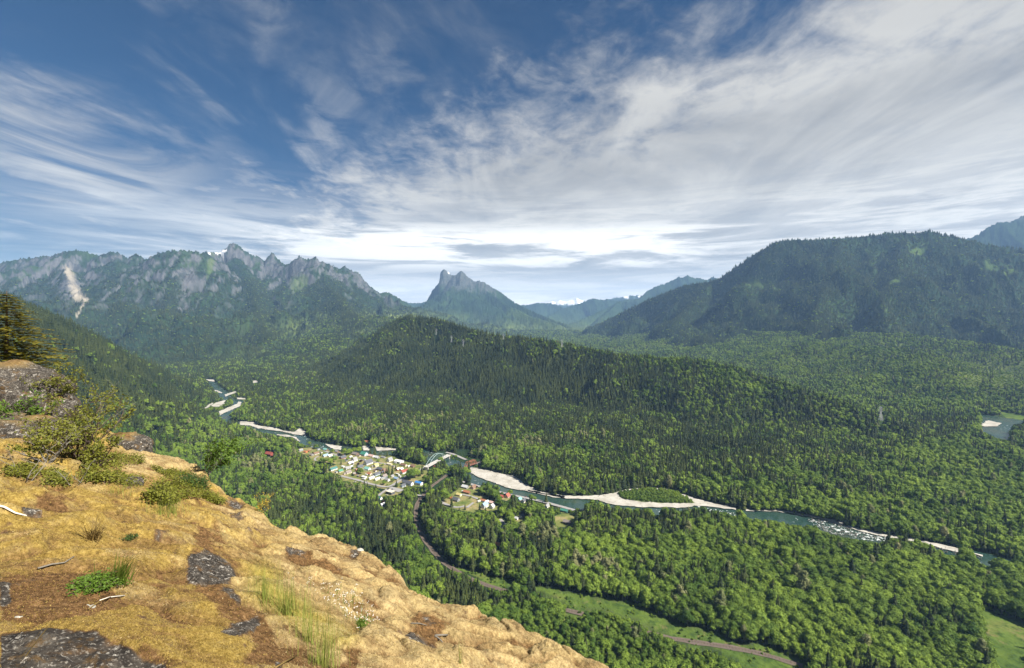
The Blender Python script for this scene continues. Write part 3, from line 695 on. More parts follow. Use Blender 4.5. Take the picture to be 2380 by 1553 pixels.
# ------------------------------------------------------------------ houses
def at_z(px, py, z):
    X, Z = ray(px, py); d = z / Z
    return Vector((X * d, d, z))
e0, e1 = ground(*B([(850, 622)])[0]), ground(*B([(1450, 772)])[0])
ANG_U = math.atan2(e1[1] - e0[1], e1[0] - e0[0])       # along the main street
ANG_V = ANG_U + math.pi / 2

PAL = dict(teal=(.06, .17, .155), green=(.07, .24, .16), grey=(.27, .27, .27), browngrey=(.23, .20, .18), slate=(.10, .105, .12), white=(.68, .67, .64), brown=(.20, .12, .08),
           paleteal=(.20, .42, .38), yellow=(.52, .45, .18), blue=(.05, .19, .46), pink=(.55, .38, .33), red=(.40, .11, .08), darkred=(.27, .07, .05), rust=(.38, .16, .08), steelblue=(.25, .36, .50),
           orange=(.62, .22, .09), cream=(.66, .60, .46), paleblue=(.42, .52, .60), black=(.04, .04, .045), lightgrey=(.52, .53, .54), greenroof=(.06, .22, .16))
def paint(name, kind):
    key = kind + '_' + name
    m = bpy.data.materials.get(key)
    if m: return m
    k = new_mat(key, .55 if kind == 'roof' else .8, .3)
    co = k.node('ShaderNodeTexCoord').outputs['Object']
    c = PAL[name]
    if kind == 'roof':
        ribs = k.node('ShaderNodeTexWave', bands_direction='X'); k.l.new(co, ribs.inputs[0]); ribs.inputs['Scale'].default_value = 1.1
        n = k.math('ADD', k.math('MULTIPLY', k.noise(co, .5, 5, .65), .75), k.math('MULTIPLY', ribs.outputs['Fac'], .25))
    else:
        n = k.noise(co, .6, 4)
    k.put(k.bsdf, 'Base Color', k.mix(n, tuple(q * .72 for q in c), tuple(min(.9, q * 1.2) for q in c)))
    return k.m
GLASS = flat_mat('window_glass', (.03, .04, .05), .15, .2, .5, .6)
DOORM = flat_mat('door_paint', (.16, .08, .05))

def house(pos, L, W, ang, roof, wall, label, hgt=3.2, flat=False, cat='house', name='house', chimney=False, porch=False, pitch=.42, group='houses of the river village'):
    r = empty(name, tuple(pos), ang); tag(r, label, cat, group)
    m = MB(); hw = W / 2; hl = L / 2
    rise = 0.0 if flat else W * pitch
    b = -1.5
    m.add([(-hl, -hw, b), (hl, -hw, b), (hl, hw, b), (-hl, hw, b), (-hl, -hw, hgt), (hl, -hw, hgt), (hl, hw, hgt), (-hl, hw, hgt), (-hl, 0, hgt + rise - .05), (hl, 0, hgt + rise - .05)],
          [(0, 1, 5, 4), (2, 3, 7, 6), (1, 2, 6, 9, 5), (3, 0, 4, 8, 7), (4, 5, 9, 8), (6, 7, 8, 9)])
    m.build('wall', paint(wall, 'wall'), r)
    m = MB(); o = .55; t = .22
    if flat:
        m.box(-hl - o, hl + o, -hw - o, hw + o, hgt + .02, hgt + .4)
    else:
        e = hgt - o * rise / hw
        for sg in (-1, 1):
            m.add([(-hl - o, sg * (hw + o), e), (hl + o, sg * (hw + o), e), (hl + o, 0, hgt + rise), (-hl - o, 0, hgt + rise),
                   (-hl - o, sg * (hw + o), e + t), (hl + o, sg * (hw + o), e + t), (hl + o, 0, hgt + rise + t), (-hl - o, 0, hgt + rise + t)],
                  [(0, 3, 2, 1), (4, 5, 6, 7), (0, 1, 5, 4), (1, 2, 6, 5), (3, 0, 4, 7)] if sg < 0 else [(0, 1, 2, 3), (4, 7, 6, 5), (0, 4, 5, 1), (1, 5, 6, 2), (3, 7, 4, 0)])
    rf = m.build('roof', paint(roof, 'roof'), r)
    if chimney:
        m = MB(); m.box(hl * .3, hl * .3 + .9, -.45, .45, hgt + rise * .5, hgt + rise + 1.3); m.build('chimney', paint('rust', 'wall'), rf)
    if porch:
        m = MB(); m.box(-hl * .6, hl * .6, -hw - 2.6, -hw - .56, hgt * .72, hgt * .72 + .18)
        for q in (-.55, .55): m.box(q * hl - .1, q * hl + .1, -hw - 2.5, -hw - 2.3, -1, hgt * .72)
        m.build('porch', paint('white', 'wall'), r)
    for sx_, sy_ in ((-.5, -1), (.45, -1), (1, 0)):
        m = MB()
        if sy_: m.box(sx_ * hl - .8, sx_ * hl + .8, -hw - .04, -hw + .02, .9, 2.3)
        else: m.box(hl - .02, hl + .04, -.8, .8, .9, 2.3)
        m.build('window', GLASS, r)
    m = MB(); m.box(-.55, .55, -hw - .05, -hw + .02, -.2, 2.0); m.build('door', DOORM, r)
    return r

HB = [  # village: crop x, y, length, width, axis, roof, wall, label, options
    (712, 505, 120, 52, 'v', 'teal', 'white', 'long white hall with a teal roof at the west edge of the village', dict(hgt=4, name='hall', cat='hall')),
    (825, 535, 72, 46, 'v', 'green', 'cream', 'small house with a bright green roof beside the teal hall', {}),
    (940, 488, 95, 46, 'v', 'grey', 'white', 'white house with a grey roof behind the bright green roof', dict(porch=True)),
    (945, 552, 92, 58, 'v', 'browngrey', 'cream', 'cream house with a wide brown grey roof right of the bright green roof', {}),
    (1050, 577, 82, 48, 'v', 'browngrey', 'brown', 'brown house in the lower row, right of the wide brown grey roof', {}),
    (1195, 628, 88, 42, 'u', 'white', 'white', 'white flat trailer home beside the main street', dict(flat=True, name='trailer_home', cat='trailer')),
    (1312, 645, 100, 32, 'v', 'lightgrey', 'white', 'narrow white house with a light grey roof behind the brown fence', {}),
    (1400, 580, 112, 52, 'v', 'slate', 'paleblue', 'long pale blue house with a dark slate roof above the white narrow house', {}),
    (1405, 662, 100, 36, 'v', 'lightgrey', 'cream', 'narrow cream house just right of the white narrow house', {}),
    (1515, 615, 78, 66, 'v', 'browngrey', 'paleblue', 'square pale blue house with a brown grey hipped look roof', dict(chimney=True)),
    (1562, 672, 72, 46, 'u', 'grey', 'white', 'white house with a grey roof in front of the square pale blue house', {}),
    (1250, 495, 96, 56, 'u', 'paleteal', 'white', 'white cottage with a pale teal roof in the village centre', {}),
    (1385, 450, 70, 50, 'v', 'yellow', 'cream', 'pale yellow house beside the middle street', dict(hgt=4.6)),
    (1262, 405, 130, 72, 'v', 'slate', 'white', 'large white house with dark slate gables in the village centre', dict(hgt=4.6, chimney=True, pitch=.6)),
    (1130, 467, 100, 52, 'v', 'slate', 'grey', 'grey house with a dark slate roof left of the pale teal cottage', {}),
    (1048, 368, 70, 54, 'v', 'grey', 'white', 'tall narrow white house with a steep grey roof', dict(hgt=6, pitch=.6)),
    (985, 407, 92, 42, 'v', 'lightgrey', 'white', 'low white house at the foot of the tall narrow white house', {}),
    (860, 318, 92, 62, 'v', 'slate', 'rust', 'rust walled house with a dark slate roof by the upper street', dict(chimney=True)),
    (588, 292, 86, 44, 'v', 'steelblue', 'white', 'house with a light blue roof in the upper village', {}),
    (660, 297, 62, 38, 'v', 'white', 'white', 'small house with a white roof right of the light blue roof', {}),
    (712, 322, 60, 50, 'v', 'teal', 'white', 'small house with a dark teal roof by the upper street', {}),
    (442, 257, 82, 42, 'v', 'brown', 'white', 'white house with a brown roof at the winding pale drive', {}),
    (370, 278, 60, 42, 'u', 'browngrey', 'grey', 'grey house left of the winding pale drive', {}),
    (592, 197, 80, 40, 'u', 'paleteal', 'brown', 'house with a pale teal roof on the river bank', {}),
    (200, 207, 60, 36, 'v', 'grey', 'paleblue', 'grey roofed house at the upper left end of the village', {}),
    (275, 232, 60, 34, 'u', 'rust', 'orange', 'rusty orange shed near the upper left end of the village', dict(name='shed', cat='shed')),
    (1198, 268, 100, 72, 'u', 'greenroof', 'paleblue', 'large pale blue house with a dark green roof near the river', dict(hgt=5)),
    (1312, 297, 112, 46, 'u', 'pink', 'white', 'white house with a dusty pink roof near the river', {}),
    (1400, 318, 70, 50, 'u', 'lightgrey', 'grey', 'pale grey house right of the dusty pink roof', {}),
    (1060, 262, 112, 56, 'u', 'browngrey', 'brown', 'long brown house under trees by the river', {}),
    (772, 228, 60, 36, 'u', 'grey', 'brown', 'small grey shed in front of the pale gravel bank', dict(name='shed', cat='shed')),
    (1600, 362, 80, 60, 'v', 'grey', 'white', 'white gabled house left of the big white roof', dict(hgt=4.2, pitch=.55)),
    (1745, 377, 130, 90, 'u', 'white', 'lightgrey', 'building with the biggest plain white roof of the village', dict(pitch=.15, hgt=5, name='building', cat='building')),
    (1500, 320, 70, 32, 'u', 'grey', 'grey', 'small grey outbuilding behind the upper street', {}),
    (1728, 508, 52, 48, 'v', 'white', 'red', 'left of the two small red sheds with white roofs', dict(name='shed', cat='shed')),
    (1782, 506, 52, 46, 'v', 'white', 'red', 'right of the two small red sheds with white roofs', dict(name='shed', cat='shed')),
    (1832, 547, 132, 52, 'v', 'darkred', 'white', 'long white building with a dark red roof by the open yard', dict(hgt=4, name='building', cat='building')),
    (1820, 440, 110, 42, 'u', 'brown', 'cream', 'low tan building behind the two red sheds', {}),
    (1962, 455, 62, 52, 'u', 'brown', 'brown', 'small brown house beside the road to the arch bridge', {}),
    (2060, 727, 122, 62, 'u', 'blue', 'white', 'white building with a bright blue roof by the railway', dict(hgt=5, pitch=.25, name='building', cat='building')),
    (1885, 727, 190, 62, 'u', 'slate', 'white', 'long dark roofed lodge left of the bright blue roof', dict(hgt=5, name='lodge', cat='lodge', chimney=True)),
    (1810, 764, 80, 44, 'v', 'slate', 'paleblue', 'dark roofed wing at the left end of the long lodge', {}),
    (1610, 866, 122, 74, 'u', 'cream', 'slate', 'dark building with a flat pale roof below the main street', dict(flat=True, hgt=5, name='building', cat='building')),
    (1702, 652, 72, 42, 'u', 'steelblue', 'grey', 'grey blue roofed house near the big dark tree', {}),
    (1448, 502, 112, 52, 'u', 'slate', 'brown', 'dark slate roofed house left of the tall firs', {}),
    (1520, 522, 60, 58, 'v', 'brown', 'rust', 'rust brown house against the tall firs', {}),
    (1450, 962, 52, 46, 'u', 'teal', 'white', 'small white shed with a teal roof at the wood edge', dict(name='shed', cat='shed')),
    (1485, 1067, 72, 42, 'v', 'lightgrey', 'white', 'pale cabin standing alone in the wood below the village', dict(name='cabin', cat='cabin')),
    (1282, 580, 72, 42, 'u', 'rust', 'cream', 'cream cottage with a rusty roof behind the trailer home', {}),
    (985, 792, 42, 44, 'v', 'brown', 'pink', 'small brown hut among the trees left of the main street', dict(name='hut', cat='hut')),
    (2335, 480, 92, 38, 'u', 'darkred', 'red', 'dark red house at the near end of the arch bridge', {}),
    (1240, 74, 84, 38, 'u', 'rust', 'pink', 'reddish cabin alone across the river behind the village', dict(name='cabin', cat='cabin')),
    (868, 470, 44, 26, 'u', 'white', 'white', 'tiny white shed behind the bright green roof', dict(name='shed', cat='shed')),
    (1085, 522, 44, 36, 'v', 'rust', 'orange', 'tiny orange shed near the village centre', dict(name='shed', cat='shed')),
    (1600, 430, 90, 30, 'u', 'cream', 'yellow', 'long pale yellow shed below the white gabled house', dict(name='shed', cat='shed'))]
HC = [  # hamlet along the river road
    (772, 782, 102, 58, 'u', 'lightgrey', 'grey', 'grey house with a pale metal roof nearest the gravel bar', {}),
    (905, 787, 92, 62, 'v', 'brown', 'pink', 'brown roofed house beside a dark purple tree', dict(chimney=True)),
    (800, 867, 112, 48, 'u', 'rust', 'brown', 'long low house with a rusty brown roof in the hamlet', {}),
    (675, 907, 78, 48, 'u', 'yellow', 'cream', 'house with a bright yellow roof in the hamlet', {}),
    (630, 978, 108, 72, 'u', 'slate', 'grey', 'house with a wide dark grey roof below the yellow roof', {}),
    (540, 952, 46, 34, 'u', 'orange', 'orange', 'small orange shed left of the yellow roofed house', dict(name='shed', cat='shed')),
    (1060, 1003, 92, 38, 'u', 'rust', 'white', 'white house with a rusty roof beside the white camper', {}),
    (1105, 1032, 92, 46, 'v', 'lightgrey', 'white', 'white house with a light grey roof behind the steel blue roof', {}),
    (1080, 1087, 112, 64, 'v', 'steelblue', 'white', 'tall white barn with a steel blue roof in the hamlet', dict(hgt=6, pitch=.5, name='barn', cat='barn')),
    (1195, 1037, 82, 46, 'u', 'pink', 'white', 'white house with a faded pink roof in the hamlet', {}),
    (1195, 1097, 60, 66, 'v', 'lightgrey', 'white', 'white house with a pale grey gable right of the blue barn', dict(hgt=4.4)),
    (1437, 925, 76, 62, 'v', 'red', 'pink', 'house with a bright red roof near the river road', dict(pitch=.55)),
    (1352, 937, 48, 38, 'u', 'red', 'darkred', 'small red shed left of the bright red roof', dict(name='shed', cat='shed')),
    (1627, 980, 72, 56, 'v', 'paleteal', 'white', 'white house with a pale teal roof on the river road', {}),
    (1695, 1002, 82, 52, 'v', 'slate', 'white', 'white house with a dark roof right of the pale teal roof', {}),
    (2060, 1087, 82, 46, 'v', 'grey', 'white', 'grey roofed cottage beside the pale river road', {}),
    (2332, 1160, 112, 48, 'u', 'greenroof', 'teal', 'dark green roofed house on the lawn by the river', {}),
    (1672, 1242, 92, 52, 'v', 'slate', 'white', 'white house with a slate roof deep in the hamlet woods', {}),
    (1582, 1284, 46, 40, 'u', 'lightgrey', 'white', 'small white house left of the slate roof in the hamlet woods', {}),
    (1450, 1202, 82, 52, 'v', 'slate', 'black', 'black house half hidden by trees in the hamlet', {}),
    (1292, 1172, 60, 42, 'v', 'slate', 'grey', 'small dark house at the edge of the mown field', {}),
    (1955, 1382, 42, 32, 'u', 'orange', 'pink', 'small orange red hut among dark firs', dict(name='hut', cat='hut')),
    (465, 1292, 40, 28, 'v', 'white', 'white', 'small white shed alone in the wood beside the railway', dict(name='shed', cat='shed')),
    (1392, 262, 54, 34, 'v', 'lightgrey', 'brown', 'small cabin in the woods across the river from the truss bridge', dict(name='cabin', cat='cabin')),
    (1672, 382, 44, 26, 'u', 'white', 'white', 'tiny white hut in the woods across the river', dict(name='hut', cat='hut')),
    (2380, 1338, 118, 66, 'u', 'browngrey', 'brown', 'brown house on the bright lawn at the edge of the wood', {})]
def place(lst, conv):
    for (x, y, L, W, ax, rf, wl, lab, op) in lst:
        p = ground(*conv([(x, y + W * .25)])[0]); sc = .1477 * p[1] / F
        house(p, L * sc, W * sc * 1.05, ANG_U if ax == 'u' else ANG_V, rf, wl, lab, **op)
def beside(x, y, table):
    q = min(table, key=lambda h: math.hypot(h[0] - x, (h[1] - y) * 2)); b = q[7]
    for cut in (' in the ', ' beside ', ' of the ', ' by the ', ' behind ', ' below ', ' above ', ' at the ', ' near ', ' right ', ' left ', ' from ', ' among ', ' alone', ' on the ', ' nearest ', ' deep ', ' half ', ' under ', ' across ', ' against ', ' standing '): b = b.split(cut)[0]
    return ('left of' if x < q[0] - 25 else 'right of' if x > q[0] + 25 else ('in front of' if y > q[1] else 'behind')) + ' the ' + b
SB = [(760, 560, 34, 24, 'u', 'grey', 'white'), (890, 585, 40, 26, 'v', 'browngrey', 'cream'), (1000, 470, 36, 24, 'v', 'lightgrey', 'white'), (1110, 620, 38, 26, 'u', 'grey', 'brown'), (1340, 600, 40, 26, 'v', 'browngrey', 'white'), (1180, 520, 34, 24, 'u', 'lightgrey', 'grey'), (1330, 470, 34, 24, 'v', 'browngrey', 'white'),
      (1205, 365, 40, 24, 'u', 'grey', 'white'), (920, 385, 36, 22, 'v', 'slate', 'white'), (1120, 300, 44, 26, 'u', 'browngrey', 'cream'), (985, 320, 44, 28, 'v', 'lightgrey', 'white'), (520, 250, 42, 26, 'u', 'browngrey', 'white'), (330, 225, 44, 28, 'u', 'rust', 'brown'), (480, 205, 40, 24, 'v', 'grey', 'white'), (800, 270, 44, 28, 'u', 'slate', 'cream'),
      (1660, 470, 44, 26, 'u', 'browngrey', 'cream'), (1640, 620, 50, 30, 'v', 'grey', 'white'), (1760, 625, 40, 24, 'u', 'lightgrey', 'white'), (1490, 560, 50, 30, 'v', 'slate', 'brown'), (1370, 540, 44, 28, 'u', 'brown', 'white'), (1690, 410, 44, 26, 'u', 'grey', 'white'), (1900, 470, 44, 28, 'v', 'lightgrey', 'cream'), (1020, 430, 36, 22, 'u', 'slate', 'white'), (1480, 660, 44, 26, 'v', 'grey', 'white')]
CN = dict(grey='grey', browngrey='brown grey', lightgrey='pale grey', slate='dark slate', rust='rusty', brown='brown', white='white', cream='cream')
for (x, y, L, W, ax, rf, wl) in SB:
    p = ground(*B([(x, y)])[0]); sc = .1477 * p[1] / F
    lb = f'small {CN[wl]} shed, {CN[rf]} roof, ' + beside(x, y, HB)
    house(p, L * sc, W * sc, ANG_U if ax == 'u' else ANG_V, rf, wl, ' '.join(lb.split()[:16]), hgt=2.6, name='shed', cat='shed')
place(HB, B); place(HC, C)
p = ground(*A([(1230, 1300)])[0]); house(p, 24, 12, ANG_U + .1, 'darkred', 'darkred', 'dark red barn alone in the woods left of the village', hgt=5, name='barn', cat='barn')
p = ground(*H([(1092, 715)])[0]); house(p, 9, 8, ANG_U, 'orange', 'black', 'black hut with an orange red roof among the near poplars', hgt=6, name='hut', cat='hut')
p = ground(*D([(605, 208)])[0]); house(p, 15, 8, ANG_U, 'browngrey', 'brown', 'brown cabin in the woods above the river island', name='cabin', cat='cabin')

# vehicles, each a body, a cabin and wheels
TYRE = flat_mat('tyre_rubber', (.02, .02, .02))
def vehicle(pos, ang, col, label, kind='car', L=4.6, W=1.9, H=1.5):
    r = empty({'car': 'parked_car', 'camper': 'camper_van', 'truck': 'pickup_truck', 'bus': 'bus'}[kind], (pos[0], pos[1], pos[2] + .8), ang)
    tag(r, label, kind, 'vehicles parked in the village')
    m = MB(); hl, hw = L / 2, W / 2
    if kind in ('camper', 'bus'):
        m.add([(-hl, -hw, .4), (hl, -hw, .4), (hl, hw, .4), (-hl, hw, .4), (-hl, -hw, H), (hl - .5, -hw, H), (hl - .5, hw, H), (-hl, hw, H), (hl, -hw, H * .55), (hl, hw, H * .55)],
              [(0, 3, 2, 1), (0, 1, 8, 5, 4), (2, 3, 7, 6, 9), (1, 2, 9, 8), (8, 9, 6, 5), (4, 5, 6, 7), (3, 0, 4, 7)])
    else:
        m.box(-hl, hl, -hw, hw, .35, .85)
    m.build('body', paint(col, 'wall'), r)
    m = MB(); a, b = (-.5 * hl, .45 * hl) if kind == 'car' else (0, .5 * hl)
    if kind in ('camper', 'bus'): m.box(-hl * .8, hl * .6, -hw - .03, hw + .03, H * .55, H * .8)
    else: m.add([(a, -hw * .9, .85), (b, -hw * .9, .85), (b, hw * .9, .85), (a, hw * .9, .85), (a * .7, -hw * .75, H), (b * .6, -hw * .75, H), (b * .6, hw * .75, H), (a * .7, hw * .75, H)],
                [(0, 1, 5, 4), (1, 2, 6, 5), (2, 3, 7, 6), (3, 0, 4, 7), (4, 5, 6, 7)])
    m.build('windows' if kind in ('camper', 'bus') else 'cabin', GLASS, r)
    for qx in (-.62, .62):
        for qy in (-1, 1):
            m = MB(); m.tube([(qx * hl, qy * hw - .12, .35), (qx * hl, qy * hw + .12, .35)], .35, 10); m.build('wheel', TYRE, r)
for (c, x, y, a, col, lab, kd, dims) in [
        (B, 1640, 826, .3, 'black', 'dark car on the wide parking ground', 'car', {}), (B, 1805, 682, .8, 'black', 'dark car driving up the main street', 'car', {}),
        (B, 1556, 915, .1, 'white', 'white pickup truck below the flat pale roof', 'truck', {}), (B, 1055, 708, .3, 'white', 'white car on the grass beside the main street', 'car', {}),
        (B, 1240, 700, .2, 'lightgrey', 'silver car in front of the trailer home', 'car', {}), (B, 1190, 672, .2, 'white', 'white camper van in front of the trailer home', 'camper', dict(L=8, W=2.5, H=3)),
        (B, 1722, 597, -.1, 'white', 'white bus standing in the open yard', 'bus', dict(L=12, W=2.6, H=3.1)), (B, 1232, 600, .2, 'white', 'white van beside the rusty roofed cottage', 'camper', dict(L=6, W=2.2, H=2.6)),
        (C, 992, 1022, 1.2, 'white', 'white camper beside the hamlet lane', 'camper', dict(L=7, W=2.5, H=3.2)), (C, 1725, 942, 0, 'darkred', 'dark red car on the river road', 'car', {}), (C, 1995, 1032, .2, 'lightgrey', 'silver car parked by the pale river road', 'car', {}),
        (C, 742, 862, .9, 'white', 'white camper between the grey and the rusty roofs', 'camper', dict(L=6.5, W=2.4, H=2.8)), (C, 1652, 1015, 0, 'red', 'red car in front of the pale teal roof', 'car', {})]:
    vehicle(ground(*c([(x, y)])[0]), ANG_U + a, col, lab, kd, **dims)

# ------------------------------------------------------------------ the arch bridge
DZ = -361.5
b0, b1 = at_z(*C([(165, 462)])[0], DZ), at_z(*C([(505, 282)])[0], DZ)
CONC = flat_mat('bridge_concrete', (.42, .405, .375), .9, .2, .15); PALEST = flat_mat('pale_painted_steel', (.30, .39, .385), .5, .1, .2)
ax = (b1 - b0); BL = ax.length; ax = ax.normalized(); sd_ = Vector((-ax.y, ax.x, 0))
br = empty('arch_bridge', tuple(b0), math.atan2(ax.y, ax.x)); tag(br, 'road bridge with two pale steel arches over the river', 'bridge')
m = MB(); m.box(-4, BL + 6, -5.5, 5.5, -1.2, 0); m.build('deck', CONC, br)
for sg in (-1, 1):
    m = MB(); m.box(-4, BL + 6, sg * 5.3 - .15, sg * 5.3 + .15, .004, 1.0); m.build('railing', CONC, br)
ARISE = 19.0; a0_, a1_ = 2.0, BL * .86
def arch_z(t): return 4 * ARISE * t * (1 - t)
for sg in (-1, 1):
    m = MB(); m.tube([(a0_ + (a1_ - a0_) * t, sg * 4.6 * (1 - .25 * 4 * t * (1 - t)), arch_z(t)) for t in np.linspace(0, 1, 29)], .48, 8); ar = m.build('arch', PALEST, br, True)
    for t in np.linspace(.1, .9, 11):
        m = MB(); m.tube([(a0_ + (a1_ - a0_) * t, sg * 4.6, 0), (a0_ + (a1_ - a0_) * t, sg * 4.6 * (1 - .25 * 4 * t * (1 - t)), arch_z(t))], .07, 5); m.build('hanger', PALEST, ar)
for t in (.2, .35, .5, .65, .8):
    y_ = 4.6 * (1 - .25 * 4 * t * (1 - t)); x_ = a0_ + (a1_ - a0_) * t
    m = MB(); m.tube([(x_, -y_, arch_z(t)), (x_, y_, arch_z(t))], .38, 6); m.build('cross_strut', PALEST, br)
for x_ in (0, BL):
    m = MB(); m.box(x_ - 1.5, x_ + 1.5, -5, 5, -9.5, -1.2); m.build('pier', CONC, br)

# ------------------------------------------------------------------ the rusty truss bridge
RUST = flat_mat('rusty_steel', (.28, .11, .065), .8, .35, .4); DARKST = flat_mat('dark_bridge_timber', (.10, .08, .07), .9, .2, .3)
t0, t1 = at_z(*C([(760, 468)])[0], -364.5), at_z(*C([(1062, 364)])[0], -364.5)
ax = (t1 - t0); TL = ax.length; ax = ax.normalized()
tb = empty('truss_bridge', tuple(t0), math.atan2(ax.y, ax.x)); tag(tb, 'rusty steel truss railway bridge over the river', 'bridge')
m = MB(); m.box(-10, TL, -2.6, 2.6, -1.3, 0); m.build('deck', DARKST, tb)
m = MB(); m.box(-9, TL, -.9, -.6, 0.003, .2); m.box(-9, TL, .6, .9, 0.003, .2); m.build('track', STEEL_RAIL, tb)
x0_, x1_ = TL * .05, TL * .60; NP = 6; hh = 10.0
for sg in (-1, 1):
    m = MB(); y_ = sg * 3.2; xs_ = np.linspace(x0_, x1_, NP + 1)
    m.bar((x0_, y_, .3), (x1_, y_, .3), .7, .9); m.bar((xs_[1], y_, hh), (xs_[-2], y_, hh), .7, .9)
    m.bar((x0_, y_, .3), (xs_[1], y_, hh), .8); m.bar((x1_, y_, .3), (xs_[-2], y_, hh), .8)
    for i in range(1, NP):
        m.bar((xs_[i], y_, .3), (xs_[i], y_, hh), .45)
        if i < NP - 1:
            a_, b_ = (0.3, hh) if i % 2 == 0 else (hh, .3); m.bar((xs_[i], y_, a_), (xs_[i + 1], y_, b_), .45)
    m.build('truss', RUST, tb)
for x_ in np.linspace(x0_, x1_, NP + 1)[1:-1]:
    m = MB(); m.bar((x_, -3.2, hh), (x_, 3.2, hh), .5); m.bar((x_, -3.2, hh), (x_ + (x1_ - x0_) / NP, 3.2, hh), .25) if x_ < x1_ - 1.5 * (x1_ - x0_) / NP else None; m.build('top_brace', RUST, tb)
for x_ in (x0_ - 1, x1_ + 1, TL * .8):
    m = MB(); m.box(x_ - 1.2, x_ + 1.2, -3.4, 3.4, -7.5, -1.3); m.build('pier', CONC, tb)

# ------------------------------------------------------------------ pylons on the hill
PYL = flat_mat('galvanised_steel', (.40, .41, .42), .5, .1, .3)
def terrain_at(x, y): return float(land(np.array([x]), np.array([y]))[0][0])
PYLONS = [(1014, 2860, 'lattice power pylon high on the hill, leftmost of the row', 36), (1049.5, 2700, 'lattice power pylon on the hill, second from the left', 38), (1077, 2600, 'lattice power pylon on a grassy knob of the hill', 42),
          (1306, 2290, 'lattice power pylon on the hill crest near the pale track', 36), (2047, 1560, 'lattice power pylon standing over the woods near the right end of the hill', 44), (1170, 2520, 'lattice power pylon barely above the trees on the hill crest', 30)]
PYL_AT = []
for px, d, lab, hgt in PYLONS:
    x = (px - CX) / F * d; z = terrain_at(x, d); PYL_AT.append((x, d))
    r = empty('power_pylon', (x, d, z), random.uniform(-.3, .3)); tag(r, lab, 'pylon', 'power pylons along the hill')
    m = MB(); w0, w1 = hgt * .10, hgt * .025
    for sx_ in (-1, 1):
        for sy_ in (-1, 1): m.bar((sx_ * w0, sy_ * w0, -1), (sx_ * w1, sy_ * w1, hgt * .62), .5); m.bar((sx_ * w1, sy_ * w1, hgt * .62), (sx_ * w1, sy_ * w1, hgt), .45)
    for q in range(8):
        a, b = q / 8, (q + 1) / 8; wa = w0 + (w1 - w0) * a; wb = w0 + (w1 - w0) * b; za, zb = hgt * .62 * a, hgt * .62 * b
        for sy_ in (-1, 1): m.bar((-wa, sy_ * wa, za), (wb, sy_ * wb, zb), .28); m.bar((wa, sy_ * wa, za), (-wb, sy_ * wb, zb), .28)
        for sx_ in (-1, 1): m.bar((sx_ * wa, -wa, za), (sx_ * wb, wb, zb), .28)
    m.build('lattice_tower', PYL, r)
    for q in (.66, .80, .94):
        m = MB(); wd = hgt * (.20 if q < .9 else .14); m.bar((-wd, 0, hgt * q), (wd, 0, hgt * q), .5, .6); m.bar((-wd, 0, hgt * q), (0, 0, hgt * q + 2.5), .3); m.bar((wd, 0, hgt * q), (0, 0, hgt * q + 2.5), .3); m.build('cross_arm', PYL, r)
# ------------------------------------------------------------------ trees
EDGE = [(-700, 860, 15), (-300, 900, 15), (-100, 930, 15), (0, 955, 15), (120, 985, 15.5), (250, 1003, 16), (300, 1030, 16), (345, 1053, 15.5), (400, 1060, 15), (445, 1080, 14.5), (475, 1100, 14), (500, 1130, 13), (560, 1170, 12.3), (600, 1190, 11.8),
        (640, 1222, 11.2), (700, 1240, 10.6), (760, 1250, 10.3), (830, 1275, 9.8), (880, 1298, 9.3), (920, 1322, 9), (950, 1366, 8.4), (985, 1386, 8.2), (1060, 1410, 7.9), (1130, 1425, 7.8), (1180, 1447, 7.5), (1230, 1470, 7.2), (1300, 1492, 7),
        (1370, 1525, 6.7), (1430, 1553, 6.4), (1500, 1590, 6.1), (1650, 1670, 5.6), (1900, 1800, 5), (2300, 2010, 4.5)]
EDGE_X = np.array([e[0] for e in EDGE], float); EDGE_Y = np.array([e[1] for e in EDGE], float)

def foliage(name, dark, light, trans=0.3, nscale=.006):
    k = new_mat(name, .75, .15)
    rnd = k.node('ShaderNodeObjectInfo').outputs['Random']
    pos = k.node('ShaderNodeNewGeometry').outputs['Position']
    n = k.noise(pos, nscale, 3, .6); f = k.noise(pos, .35, 3, .7)
    t = k.math('ADD', k.math('MULTIPLY', rnd, .55), k.math('MULTIPLY', k.step(.35, .65, n), .45))
    c = k.mix(t, dark, light)
    c = k.mix(k.step(.3, .7, f), k.mix(.35, c, dark), c)
    k.put(k.bsdf, 'Base Color', c)
    tr = k.node('ShaderNodeBsdfTranslucent'); k.put(tr, 'Color', k.mix(.5, c, (light[0] * 1.2, light[1] * 1.3, light[2] * .8)))
    mx = k.node('ShaderNodeMixShader'); mx.inputs[0].default_value = trans
    k.l.new(k.bsdf.outputs[0], mx.inputs[1]); k.l.new(tr.outputs[0], mx.inputs[2])
    k.l.new(mx.outputs[0], k.n['Material Output'].inputs[0])
    return k.m
M_CON = foliage('conifer_needles', (.012, .025, .010), (.078, .096, .021), .16)
M_BRO = foliage('broad_leaves', (.042, .090, .014), (.255, .345, .046), .32)
M_POP = foliage('pale_poplar_leaves', (.10, .125, .045), (.27, .26, .12), .2)
M_PLUM = foliage('dark_purple_leaves', (.03, .015, .014), (.06, .03, .022), .15)
BARK = flat_mat('pale_bark', (.24, .22, .19), .9, .3, 2.0); BARKD = flat_mat('brown_bark', (.09, .065, .045), .9, .3, 2.0)

class Fol:
    def __init__(s): s.v = []; s.f = []
    def quadfan(s, pts, faces):
        o = len(s.v); s.v += pts; s.f += [tuple(i + o for i in f) for f in faces]

